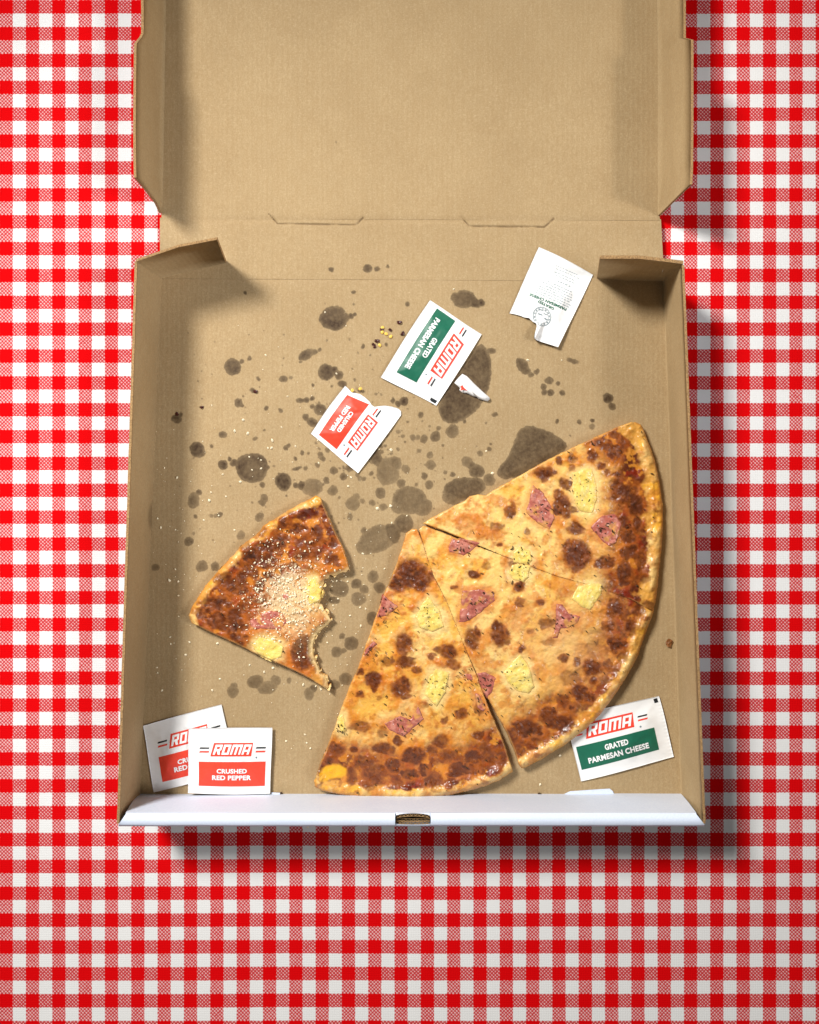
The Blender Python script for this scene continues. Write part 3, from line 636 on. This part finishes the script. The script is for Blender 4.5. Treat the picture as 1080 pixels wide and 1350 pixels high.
    # skirt
    ed = np.concatenate([f[:, [0, 1]], f[:, [1, 2]], f[:, [2, 3]], f[:, [3, 0]]]); keyv = np.sort(ed, 1); code = keyv[:, 0] * 10 ** 7 + keyv[:, 1]
    u, inv, cnt = np.unique(code, return_inverse=True, return_counts=True); be = ed[cnt[inv] == 1]
    bv = np.unique(be); mp = -np.ones(len(V), int); mp[bv] = len(V) + np.arange(len(bv))
    low = V[bv].copy(); low[:, 2] = FZ + .0004
    cen = np.array(P(*pts.mean(0), 0)); dirv = cen[None, :2] - low[:, :2]; low[:, :2] += dirv / np.linalg.norm(dirv, axis=1)[:, None] * .0011
    sk = np.stack([be[:, 1], be[:, 0], mp[be[:, 0]], mp[be[:, 1]]], 1)
    me = fast_mesh('crust_and_cheese', np.concatenate([V, low]), np.concatenate([f, sk]))
    cl = np.repeat(lin((214, 164, 96))[None, :], len(bv), 0) * (.8 + .4 * RNG.random(len(bv)))[:, None]
    cattr(me, 'tint', np.concatenate([c, cl]) * np.array([.86, .79, .69]))
    root = thing('pizza_slice', P(*pts.mean(0), FZ + .0004), label, 'pizza slice')
    obj('crust_and_cheese', me, M_PIZZA, root)
    return root
SLICES = {
'A': make_slice('A', 'whole pizza slice with a big dark blister near its tip, crust against the white wall'),
'B': make_slice('B', 'whole pizza slice with two smooth ham pieces, straight edge beside the big grease stain'),
'C': make_slice('C', 'whole pizza slice whose crust lies over the corner of a green packet'),
'D': make_slice('D', 'half-eaten pizza slice with bite marks, heavily browned and strewn with grated cheese')}

def topping(key, name, poly, kind, seed, lift=.0006):
    """a ham shred or pineapple chunk lying in the cheese: domed, with its own edge"""
    poly = np.asarray(poly, float)
    if kind == 'pine': poly = poly.mean(0) + (poly - poly.mean(0)) * 1.10
    p = resample(poly, 2.0, True, 1.5 if kind == 'pine' else 1.2, seed, 5.0)
    lo = p.min(0) - 1; hi = p.max(0) + 1; step = .9
    nu = int((hi[0] - lo[0]) / step) + 2; nv = int((hi[1] - lo[1]) / step) + 2
    gx, gy = np.meshgrid(lo[0] + np.arange(nu) * step, lo[1] + np.arange(nv) * step); x = gx.ravel(); y = gy.ravel()
    sd = sdf(x, y, p); f = grid_faces(nu, nv); f = f[sd[f].mean(1) > 0]
    used = np.unique(f); rm = -np.ones(len(x), int); rm[used] = np.arange(len(used)); f = rm[f]; x = x[used]; y = y[used]; sd = sd[used]
    base = slice_fields(key, x, y); zs = base[-1]; dd = base[0]
    n2 = fbm(x / 7, y / 7, seed + 60); n3 = fbm(x / 3, y / 3, seed + 61)
    cx, cy = p.mean(0); rnd = random.Random(seed)
    if kind == 'ham':
        z = zs + lift + .0003 * sstep(0, 5, sd) + .0010 * (n2 - .46) - .0014 * sstep(2.0, 0, sd)
        c = np.repeat(lin((188, 106, 92))[None, :], len(x), 0)
        c = mixn(c, (210, 138, 122), sstep(.45, .7, n2)); c = mixn(c, (152, 72, 66), sstep(.52, .72, n3) * .6)
        c = mixn(c, (112, 50, 34), sstep(3.0, .4, sd) * .75 * sstep(.38, .6, n2)); c = mixn(c, (222, 162, 84), sstep(.54, .74, fbm(x / 9, y / 9, seed + 70)) * .8)
        m = M_HAM
    else:
        a = rnd.uniform(0, 3.14); s_ = (x - cx) * math.cos(a) + (y - cy) * math.sin(a); t_ = -(x - cx) * math.sin(a) + (y - cy) * math.cos(a)
        rid = fbm(s_ / 2.6 + 2.0 * fbm(t_ / 9, s_ / 9, seed + 3), t_ / 11, seed + 5, 2); rid = sstep(.25, .75, rid)
        z = zs + lift + .0008 * np.sqrt(np.clip(sd / 8, 0, 1)) + .0002 * rid * sstep(0, 4, sd) + .0003 * (n2 - .5) - .0013 * sstep(2.0, 0, sd)
        c = np.repeat(lin((248, 224, 120))[None, :], len(x), 0); c = mixn(c, (252, 238, 168), rid * .5 * sstep(.3, .6, n2)); c = mixn(c, (236, 196, 82), (1 - rid) * .35)
        c = mixn(c, (240, 206, 128), sstep(5.5, .5, sd) * .85); c = mixn(c, (196, 128, 44), sstep(.64, .8, n3) * .35)
        m = M_PINE
    z = np.where(dd < 1.0, np.minimum(z, zs + .0004), z)
    V = Parr(np.stack([x, y], 1), FZ + .0004 + z)
    me = fast_mesh(name, V, f); cattr(me, 'tint', c * np.array([.84, .81, .76]))
    obj(name, me, m, SLICES[key])
for i, (k, p) in enumerate(HAM): topping(k, 'ham_piece', p, 'ham', 100 + i, .0003)
for i, (k, p) in enumerate(PINE): topping(k, 'pineapple_chunk', p, 'pine', 200 + i, .0002)

def shards(name, items, m, parent=None, **kw):
    """many tiny sliver or crumb shapes in one mesh: (x, y, z, length, width, height, angle) in metres"""
    V = []; F = []
    for (x, y, z, l, w, h, a) in items:
        ca, sa = math.cos(a), math.sin(a); b = len(V)
        pts = [(-l, 0, 0), (-l * .3, -w, 0), (l * .6, -w * .8, 0), (l, 0, 0), (l * .4, w, 0), (-l * .5, w * .8, 0), (-l * .25, -w * .1, h), (l * .4, w * .1, h * .8)]
        for (p, q, r) in pts:
            p *= random.uniform(.8, 1.2); q *= random.uniform(.8, 1.2); V.append((x + p * ca - q * sa, y + p * sa + q * ca, z + r))
        F += [(b, b + 1, b + 6), (b + 1, b + 2, b + 6), (b + 2, b + 7, b + 6), (b + 2, b + 3, b + 7), (b + 3, b + 4, b + 7), (b + 4, b + 6, b + 7), (b + 4, b + 5, b + 6), (b + 5, b, b + 6)]
    me = fast_mesh(name, np.array(V), None, np.array(F), smooth=False)
    return obj(name, me, m, parent, kind='stuff', **kw)
# herbs baked on the cheese, thickest on the fruit and ham
for key in 'ABCD':
    it = []; pts = np.asarray(OUT[key]); lo, hi = pts.min(0), pts.max(0)
    xs = []; 
    cand = RNG.uniform(lo, hi, (110 if key != 'D' else 30, 2)).tolist()
    for (k, p) in PINE + HAM:
        if k == key and key != 'D':
            c = np.mean(p, 0); cand += (c + RNG.normal(0, 8.5, (17, 2))).tolist()
    cand = np.array(cand); fl = slice_fields(key, cand[:, 0], cand[:, 1]); ok = inside(cand[:, 0], cand[:, 1], pts) & (fl[0] > 3)
    for (cx, cy), zz, o in zip(cand, fl[-1], ok):
        if not o: continue
        ph = random.random(); l = random.uniform(.0003, .0009) if ph < .8 else random.uniform(.0010, .0017)
        w = random.uniform(.00022, .00042); X, Y, Zz = P(cx, cy, FZ + .0004 + zz + .0008)
        it.append((X, Y, Zz, l, w, .0010, random.uniform(0, 6.28)))
    shards('herb_flecks', it, M_HERB, SLICES[key])

# grated cheese on the bitten slice
it = []
while len(it) < 1000:
    t = random.random(); cx = random.gauss(378, 27); cy = random.gauss(787, 33)
    if random.random() < .12: cx = random.uniform(300, 450); cy = random.uniform(690, 880)
    if fbm(np.array([cx / 12]), np.array([cy / 12]), 77)[0] < .42 and random.random() < .75: continue
    if sdf(np.array([cx]), np.array([cy]), OUT['D'])[0] < 3: continue
    zz = slice_z('D', cx, cy); X, Y, Zz = P(cx, cy, zz + .0004 + .0010 * random.random())
    s = random.choice([.0002, .0003, .0004, .0005, .0006, .0009]); it.append((X, Y, Zz, s, s * random.uniform(.3, .7), s * .5, random.uniform(0, 6.28)))
shards('grated_cheese', it, M_PARM, None, label='grated white cheese sprinkled over the half-eaten slice', cat='grated cheese')
it = []
CR = Z([(540,175),(358,345),(563,465),(595,420),(465,395),(435,432),(480,440),(548,490),(455,605),(240,590),(350,668),(525,560),(495,565),(965,495),(830,590),(920,695),(965,687),(820,620),(560,490),(185,760)],140,400,2.571) + Z([(290,52),(530,282),(88,573),(42,762),(85,752),(415,648),(640,282)],480,360,2.4545) + Z([(408,90),(530,15),(330,650),(315,700),(200,750),(220,840),(780,818),(625,768),(660,752),(1005,512),(1008,585),(965,545),(1015,300),(955,410),(285,410),(250,405),(420,840),(440,655),(450,795)],140,630,3.0) + Z([(415,648),(337,762),(545,690)],600,780,3.0)
for cx, cy in CR:
    X, Y, Zz = P(cx, cy, FZ + .0002); s = random.uniform(.0007, .0013); it.append((X, Y, Zz, s, s * .7, s, random.uniform(0, 6.28)))
for i in range(330):
    if i < 200: cx, cy = random.gauss(430, 60), random.gauss(810, 85)
    elif i < 270: cx, cy = random.uniform(195, 300), random.uniform(560, 920)
    else: cx, cy = random.gauss(430, 80), random.gauss(600, 90)
    if any(inside(np.array([cx]), np.array([cy]), OUT[k])[0] for k in OUT) or cx < 198: continue
    X, Y, Zz = P(cx, cy, FZ + .0002); s = random.choice([.0003, .0004, .0005, .0008]); it.append((X, Y, Zz, s, s * .7, s, random.uniform(0, 6.28)))
shards('cheese_crumbs', it, M_PARM, None, label='loose cheese crumbs scattered over the greasy cardboard floor', cat='cheese crumbs')

# pepper seeds and flakes spilt by the middle packet
def pebble(name, l, w, h, m, rough, seed):
    rnd = random.Random(seed); bm = bmesh.new(); bmesh.ops.create_icosphere(bm, subdivisions=2, radius=1)
    for v in bm.verts:
        k = 1 + rough * (rnd.random() - .5); v.co = Vector((v.co.x * l * k, v.co.y * w * k, (v.co.z * .5 + .5) * h * k))
        if not rough: v.co.y *= 1 - .25 * v.co.x / l
    me = bpy.data.meshes.new(name); bm.to_mesh(me); bm.free(); me.materials.append(m)
    for p in me.polygons: p.use_smooth = rough < .3
    return me
sm_ = pebble('pepper_seed', .0013, .0011, .0007, M_SEED, .12, 3); fm = [pebble('pepper_flake', .0016, .0012, .0010, M_FLAKE, .8, s) for s in (4, 5, 6)]
for i, (x, y) in enumerate(Z([(92,330),(90,368),(122,382),(160,405),(68,478)], 490, 380, 6.353) + [(475.5, 513), (465, 515)]):
    o = bpy.data.objects.new('pepper_seed', sm_); COL.objects.link(o); o.location = P(x, y, FZ + .0002); o.rotation_euler.z = i * 1.3
    if i >= 5: o.location.z = FZ + .0022 if i == 5 else FZ + .0018
    o['category'] = 'pepper seed'
    if i < 5: o['label'] = 'flat yellow pepper seed in the small cluster beside the green packet'; o['group'] = 'yellow pepper seeds in the small cluster'
    else: o['label'] = 'flat yellow pepper seed at the torn edge of the red packet'; o['group'] = 'pepper seeds at the torn red packet'
for i, (x, y) in enumerate(Z([(232,285),(158,350),(262,380),(45,440),(18,472),(28,490),(85,345)], 490, 380, 6.353)):
    o = bpy.data.objects.new('pepper_flake', fm[i % 3]); COL.objects.link(o); o.location = P(x, y, FZ + .0001); o.rotation_euler.z = i * 2.1; o.scale = (1, 1, 1) if i in (0, 2, 3) else (.75, .75, .75)
    o['label'] = 'dark red pepper flake among the yellow seeds beside the green packet'; o['category'] = 'pepper flake'; o['group'] = 'dark pepper flakes in the small cluster'
for i, (x, y, s) in enumerate(Z([(507, 300), (240, 378), (325, 352)], 140, 400, 2.571) and [(337, 516, .9), (234, 546, .8), (266.5, 537, .8)]):
    o = bpy.data.objects.new('pepper_flake', fm[i % 3]); COL.objects.link(o); o.location = P(x, y, FZ + .0001); o.rotation_euler.z = i * 1.7; o.scale = (s, s, s)
    o['label'] = 'dark red pepper flake lying alone among the small grease spots'; o['category'] = 'pepper flake'; o['group'] = 'stray pepper flakes among the grease spots'
o = obj('baked_crumb', pebble('baked_crumb', .0022, .0028, .0014, simple('crumb_brown', L4(120, 74, 34), .6, .35, 900), .7, 9), None, None, 'small brown crumb stuck by the right side wall beside the crust', 'crumb'); o.location = P(882, 847, FZ + .0004)

# ------------------------------------------------------------------ condiment packets
def text_mesh(s, bold=.040, spacing=1.05):
    cu = bpy.data.curves.new('t', 'FONT'); cu.body = s; cu.size = 1; cu.offset = bold; cu.space_character = spacing; cu.resolution_u = 3
    o = bpy.data.objects.new('t', cu); COL.objects.link(o); bpy.context.view_layer.update()
    dg = bpy.context.evaluated_depsgraph_get(); me = bpy.data.meshes.new_from_object(o.evaluated_get(dg))
    v = np.zeros(len(me.vertices) * 3); me.vertices.foreach_get('co', v); v = v.reshape(-1, 3)[:, :2]; f = [tuple(p.vertices) for p in me.polygons]
    bpy.data.objects.remove(o); bpy.data.curves.remove(cu); bpy.data.meshes.remove(me)
    v = (v - v.min(0)) / (v.max(0) - v.min(0)); return v, f
TXT = {}
def txt(s):
    if s not in TXT: TXT[s] = text_mesh(s)
    return TXT[s]
LET = {  # block letters as butted rectangles / quads on a 1 x 1.3 cell
'R': [[(0,0),(.3,0),(.3,1.3),(0,1.3)], [(.3,1.04),(.7,1.04),(.7,1.3),(.3,1.3)], [(.7,.62),(1,.62),(1,1.3),(.7,1.3)], [(.3,.46),(.7,.46),(.7,.72),(.3,.72)], [(.45,.46),(.66,.0),(1.0,0),(.82,.46)], [(.7,.46),(.82,.46),(.98,.62),(.7,.62)]],
'O': [[(0,0),(.3,0),(.3,1.3),(0,1.3)], [(.7,0),(1,0),(1,1.3),(.7,1.3)], [(.3,1.04),(.7,1.04),(.7,1.3),(.3,1.3)], [(.3,0),(.7,0),(.7,.26),(.3,.26)]],
'M': [[(0,0),(.28,0),(.28,1.3),(0,1.3)], [(1.12,0),(1.4,0),(1.4,1.3),(1.12,1.3)], [(.28,1.0),(.56,1.0),(.56,1.3),(.28,1.3)], [(.84,1.0),(1.12,1.0),(1.12,1.3),(.84,1.3)], [(.56,.0),(.84,.0),(.84,1.3),(.56,1.3)]],
'A': [[(0,0),(.3,0),(.3,1.3),(0,1.3)], [(.7,0),(1,0),(1,1.3),(.7,1.3)], [(.3,1.04),(.7,1.04),(.7,1.3),(.3,1.3)], [(.3,.36),(.7,.36),(.7,.62),(.3,.62)]]}

def sub(polys, n=5):
    out = []
    for p in polys:
        p = [np.array(q) for q in p]; g = lambda a, b: tuple((p[0] * (1 - a) + p[1] * a) * (1 - b) + (p[3] * (1 - a) + p[2] * a) * b)
        for i in range(n):
            for j in range(n): out.append([g(i / n, j / n), g((i + 1) / n, j / n), g((i + 1) / n, (j + 1) / n), g(i / n, (j + 1) / n)])
    return out
class Packet:
    def __init__(s, corners, label, z0=0.0, puff=.0022, seed=1, tilt=None, tear=None, tear_side='left', flat_corner=None, group=None):
        s.c = np.asarray(corners, float); s.z0 = FZ + .0003 + z0; s.puff = puff; s.seed = seed; s.tilt = tilt; s.tear = tear; s.side = tear_side; s.fc = flat_corner
        cc = s.c.mean(0); s.root = thing('condiment_packet', P(cc[0], cc[1], s.z0), label, 'condiment packet', group); s.body()
    def xy(s, u, v):         # u to the right, v up, label upright; edges bow a little like real paper
        u = np.asarray(u, float); v = np.asarray(v, float); TL, TR, BR, BL = s.c
        u2 = u + .012 * np.sin(v * 3.1 + s.seed) * np.sin(math.pi * u + 1.2); v2 = v + .016 * np.sin(u * 3.3 + s.seed * 2) * np.cos(v * 2.0)
        return (BL * (1 - u2)[:, None] + BR * u2[:, None]) * (1 - v2)[:, None] + (TL * (1 - u2)[:, None] + TR * u2[:, None]) * v2[:, None]
    def z(s, u, v):
        u = np.asarray(u, float); v = np.asarray(v, float)
        e = np.minimum(np.minimum(u, 1 - u) * 1.35, np.minimum(v, 1 - v)); m = sstep(.05, .40, e)
        wr = fbm(u * 7 + s.seed, v * 5, s.seed + 80, 3) - .5; wr2 = fbm(u * 2.2 + s.seed, v * 2.2, s.seed + 90, 2) - .5
        zz = 1.35 * s.puff * m + .0015 * wr * (.35 + m) + .0018 * wr2
        zz = zz + .00022 * np.sin(v * 110) * (1 - sstep(.0, .06, np.minimum(u, 1 - u)))
        if s.tilt is not None: zz = zz + s.tilt(u, v)
        if s.fc is not None: zz = zz * (1 - s.fc(u, v))
        return s.z0 + .0011 + np.maximum(zz, -.0008)
    def world(s, u, v, dz=0.0): return Parr(s.xy(u, v), s.z(u, v) + dz)
    def body(s):
        nu, nv = 72, 56; u, v = np.meshgrid(np.linspace(0, 1, nu), np.linspace(0, 1, nv)); u = u.ravel(); v = v.ravel()
        if s.tear is not None:
            if s.side == 'left': lim = s.tear(v); u = lim + u * (1 - lim)
            else: lim = s.tear(u); v = v * (1 - lim)
        s.du, s.dv = u, v
        top = s.world(u, v); bot = top.copy(); bot[:, 2] = np.minimum(top[:, 2] - .0002, s.z0 + np.where(True, np.maximum(0, top[:, 2] - s.z0 - .0045 - s.puff), 0))
        idx = np.arange(nu * nv).reshape(nv, nu); loop = np.concatenate([idx[0, :-1], idx[:-1, -1], idx[-1, :0:-1], idx[:0:-1, 0]])
        bot[loop, 2] = top[loop, 2] - .00025
        f = grid_faces(nu, nv)[:, ::-1]; n1 = nu * nv; k = len(loop); j = np.arange(k); jn = (j + 1) % k
        rim = np.stack([loop[j], n1 + loop[j], n1 + loop[jn], loop[jn]], 1)[:, ::-1]
        me = fast_mesh('pouch', np.concatenate([top, bot]), np.concatenate([f, f[:, ::-1] + n1, rim])); obj('pouch', me, M_PAPER, s.root)
    def draw(s, name, polys, m, dz, par=None):
        V = []; F = []
        for p in polys:
            b = len(V); V += list(p); F.append(tuple(range(b, b + len(p))))
        V = np.array(V, float); w = s.world(V[:, 0], V[:, 1], dz); me = bpy.data.meshes.new(name); me.from_pydata([tuple(q) for q in w], [], F); me.update(); obj(name, me, m, par or s.root)
    def quad(s, name, pts, m, dz, n=24, k=10):   # pts BL BR TR TL in uv, finely divided so that it follows the paper
        p = np.asarray(pts, float); a, b = np.meshgrid(np.linspace(0, 1, n), np.linspace(0, 1, k)); a = a.ravel()[:, None]; b = b.ravel()[:, None]
        q = (p[0] * (1 - a) + p[1] * a) * (1 - b) + (p[3] * (1 - a) + p[2] * a) * b
        if s.tear is not None and s.side == 'left': q[:, 0] = np.maximum(q[:, 0], s.tear(q[:, 1]) + .004)
        me = fast_mesh(name, s.world(q[:, 0], q[:, 1], dz), grid_faces(n, k)[:, ::-1]); return obj(name, me, m, s.root)
    def text(s, string, u0, u1, v0, v1, m, dz, par=None, name='lettering'):
        v, f = txt(string); uv = np.stack([u0 + v[:, 0] * (u1 - u0), v0 + v[:, 1] * (v1 - v0)], 1)
        me = bpy.data.meshes.new(name); me.from_pydata([tuple(q) for q in s.world(uv[:, 0], uv[:, 1], dz)], [], f); me.update(); obj(name, me, m, par or s.root)
    def front(s, kind):
        if kind == 'parm': band = (.035, .87, .17, .53); lg = (.16, .69, .615, .845); ink = M_INKG; T1, T2 = 'GRATED', 'PARMESAN CHEESE'; t1 = (.325, .575, .375, .465); t2 = (.125, .775, .235, .325); bars = ((.045, .135), (.725, .825))
        else: band = (.125, .935, .12, .49); lg = (.265, .775, .572, .775); ink = M_INKR; T1, T2 = 'CRUSHED', 'RED PEPPER'; t1 = (.34, .71, .315, .385); t2 = (.285, .765, .215, .287); bars = ((.135, .25), (.81, .925))
        u0, u1, v0, v1 = band; bo = s.quad('colour_band', [(u0, v0), (u1, v0), (u1, v1), (u0, v1)], ink, .00012, 50, 26)
        s.text(T1, t1[0], t1[1], t1[2], t1[3], M_INKW, .00036, bo); s.text(T2, t2[0], t2[1], t2[2], t2[3], M_INKW, .00036, bo)
        u0, u1, v0, v1 = lg; sh = .045
        lo_ = s.quad('logo_plate', [(u0, v0), (u1 - sh * .4, v0), (u1, v1), (u0 + sh, v1)], M_INKR, .00012, 40, 16)
        wtot = 1 + 1 + 1.4 + 1 + 3 * .17; x = 0; mu = .022; W = (u1 - sh * .5) - u0 - 2 * mu - .012; hh = v1 - v0
        for ch in 'ROMA':
            polys = []
            for r in LET[ch]:
                q = []
                for (a, b) in r:
                    bb = b / 1.3; q.append((u0 + mu + .006 + (x + a) / wtot * W + sh * bb * .85, v0 + hh * (.13 + .74 * bb)))
                polys.append(q)
            s.draw('logo_letter', sub(polys), M_INKW, .00030, lo_); x += (1.4 if ch == 'M' else 1) + .17
        vm = (v0 + v1) / 2
        for (a, b) in bars:
            s.quad('stripe', [(a, vm + .012), (b, vm + .012), (b + .008, vm + .036), (a + .008, vm + .036)], M_INKK if True else None, .00012, 8, 3)
            s.quad('stripe', [(a - .004, vm - .045), (b - .004, vm - .045), (b + .004, vm - .02), (a + .004, vm - .02)], M_INKR, .00012, 8, 3)
        a = np.linspace(0, 6.283, 10)[:-1]; cu, cv = (u1 + .045, v0 - .02)
        s.draw('registered_mark', [[(cu + .011 * math.cos(t), cv + .015 * math.sin(t)) for t in a]], M_INKF, .00012)
    def corner_mark(s, u0, u1, v0, v1): s.quad('corner_mark', [(u0, v0), (u1, v0), (u1, v1), (u0, v1)], M_INKK, .00012, 4, 4)

def tprof(pts):
    a = np.array(pts, float); return lambda t: np.interp(t, a[:, 0], a[:, 1])
# lower right: green, half under the crust
pk = Packet([(748, 946), (867.5, 917.5), (890, 998.5), (764.5, 1029.5)], 'white packet with green band lying half under the pizza crust', puff=.0016, seed=2, flat_corner=lambda u, v: sstep(.25, .75, (1 - u) * .75 + v * .6 - .25))
pk.front('parm'); pk.corner_mark(.935, .975, .905, .975)
# middle: green, intact
pk = Packet([(635.6, 439.5), (575, 536), (502, 496), (567, 397)], 'white packet with green band lying flat on the largest grease stain', puff=.0020, seed=5)
pk.front('parm'); pk.corner_mark(.945, .985, .86, .97)
# torn red one
pk = Packet([(533, 541), (473, 623), (409, 572), (456, 508)], 'torn white packet with orange-red band, its end ripped open in the grease spots', puff=.0018, seed=8, tear=tprof([(0, .0), (.06, .02), (.15, .055), (.27, .03), (.38, .055), (.47, .085), (.53, .12), (.58, .13), (.63, .095), (.70, .055), (.80, .03), (.90, .02), (.96, .035), (1, .085)]))
pk.front('pepper')
# lower left pair
pk = Packet([(187.7, 957.3), (293.3, 928.3), (311, 1015), (204, 1044.3)], 'white packet with red band lying underneath another red one in the box corner', puff=.0018, seed=11, flat_corner=lambda u, v: sstep(.35, .8, u * .8 + (1 - v) * .5 - .1) * .8)
pk.front('pepper')
pk = Packet([(250, 960.5), (358, 959.5), (357.5, 1046), (246.5, 1046)], 'white packet with red band lying on top of another red one', z0=.0018, puff=.0020, seed=14, tilt=lambda u, v: .0022 * (1 - u))
pk.front('pepper')
# torn packet showing its back
tb = tprof([(0, .0), (.2, -.035), (.38, -.065), (.43, -.055), (.455, .0), (.48, .09), (.51, .115), (.58, .11), (.66, .125), (.74, .10), (.82, .09), (.92, .065), (1, .04)])
pk = Packet([(736.5, 458.5), (669.5, 416), (711, 326.5), (781.5, 361)], 'torn white packet lying face down with small green print and a ripped corner', puff=.0024, seed=17, tear=tb, tear_side='top', tilt=lambda u, v: .0015 * sstep(.55, 1, v) * (1 - u) + .0045 * np.exp(-((u - .43) / .05) ** 2) * sstep(.72, 1.0, v))
def sloped(pk, string, u0, u1, v0, h, slope, m):
    v, f = txt(string); uu = u0 + v[:, 0] * (u1 - u0); vv = v0 + v[:, 1] * h + slope * (uu - u0)
    me = bpy.data.meshes.new('lettering'); me.from_pydata([tuple(q) for q in pk.world(uu, vv, .00016)], [], f); me.update(); obj('lettering', me, m, pk.root)
sloped(pk, 'PARMESAN CHEESE', .15, .82, .525, .036, .10, M_INKG); sloped(pk, 'GRATED', .34, .64, .600, .034, .05, M_INKG)
rr_ = random.Random(5)
for (v0, a, b, hh) in [(.495, .13, .84, .012), (.465, .12, .82, .012), (.435, .16, .72, .012), (.405, .14, .74, .012), (.375, .16, .68, .012), (.345, .17, .70, .012), (.315, .2, .66, .012), (.262, .26, .50, .017), (.205, .22, .56, .011), (.175, .25, .60, .011), (.125, .18, .60, .009), (.095, .24, .62, .009)]:
    u = a; polys = []
    while u < b:
        w = rr_.uniform(.018, .06); polys.append([(u, v0 + .08 * (u - a)), (min(b, u + w), v0 + .08 * (u + w - a)), (min(b, u + w), v0 + hh + .08 * (u + w - a)), (u, v0 + hh + .08 * (u - a))]); u += w + rr_.uniform(.012, .022)
    pk.draw('fine_print', polys, M_INKFINE, .00014)
def ring(r0, r1, a0, a1, n=40):
    t = np.linspace(a0, a1, n); polys = []
    for p, q in zip(t[:-1], t[1:]):
        quad = [(.47 + r * .165 * math.cos(w), .775 + r * .115 * math.sin(w)) for r, w in ((r0, p), (r1, p), (r1, q), (r0, q))]
        if all(vv < 1 - float(tb(np.array([uu]))[0]) - .01 for uu, vv in quad): polys.append(quad)
    return polys
pk.draw('round_stamp', ring(.92, 1.0, 0, 6.283, 60) + ring(.66, .70, 0, 6.283, 50), M_INKF, .00014)
pk.draw('round_stamp', [q for k in range(14) for q in ring(.75, .86, k * .449, k * .449 + .25, 4)], M_INKF, .00014)
pk.draw('round_stamp', [[(.36, .77), (.42, .77), (.42, .785), (.36, .785)], [(.47, .75), (.55, .76), (.55, .775), (.47, .765)], [(.50, .70), (.58, .71), (.58, .72), (.50, .71)], [(.40, .72), (.47, .725), (.47, .735), (.40, .73)]], M_INKF, .00014)
# ripped-off end of a packet
def scrap():
    p = np.array(Z([(760,717),(800,738),(860,800),(930,865),(985,912),(990,930),(972,946),(930,935),(895,925),(890,912),(850,905),(800,880),(760,874),(735,850),(742,835),(715,812),(693,792),(725,752)], 490, 380, 6.353))
    cen = p.mean(0); root = thing('packet_scrap', P(cen[0], cen[1], FZ), 'small ripped-off white packet corner with a speck of red print on the grease stain', 'paper scrap')
    n = len(p); V = []; 
    for sc_, lift in ((1.0, .0), (.6, .0012), (.2, .0018)):
        for q in p:
            w = cen + (q - cen) * sc_; V.append(P(w[0], w[1], FZ + .0012 + lift + .0022 * max(0, (w[0] - 615) / 30) * (1 if w[1] < 515 else .4)))
    V.append(P(cen[0], cen[1], FZ + .0032)); top = list(V)
    F3 = []; F4 = []
    for r in range(2):
        for j in range(n): k = (j + 1) % n; F4.append((r * n + j, r * n + n + j, r * n + n + k, r * n + k))
    for j in range(n): F3.append((2 * n + j, 3 * n, 2 * n + (j + 1) % n))
    m = len(V); V += [(a, b, max(FZ + .0003, c - .0012)) for a, b, c in V[:n]]
    for j in range(n): k = (j + 1) % n; F4.append((j, k, m + k, m + j))
    me = fast_mesh('paper', np.array(V), np.array(F4), np.array(F3)); obj('paper', me, M_PAPER, root)
    r = Z([(760,808),(768,830),(805,858),(770,848),(745,858),(752,835),(742,828)], 490, 380, 6.353)
    me = bpy.data.meshes.new('red_print'); me.from_pydata([P(a, b, FZ + .0034) for a, b in r], [], [tuple(range(len(r)))]); me.update(); obj('red_print', me, M_INKR, root)
scrap()
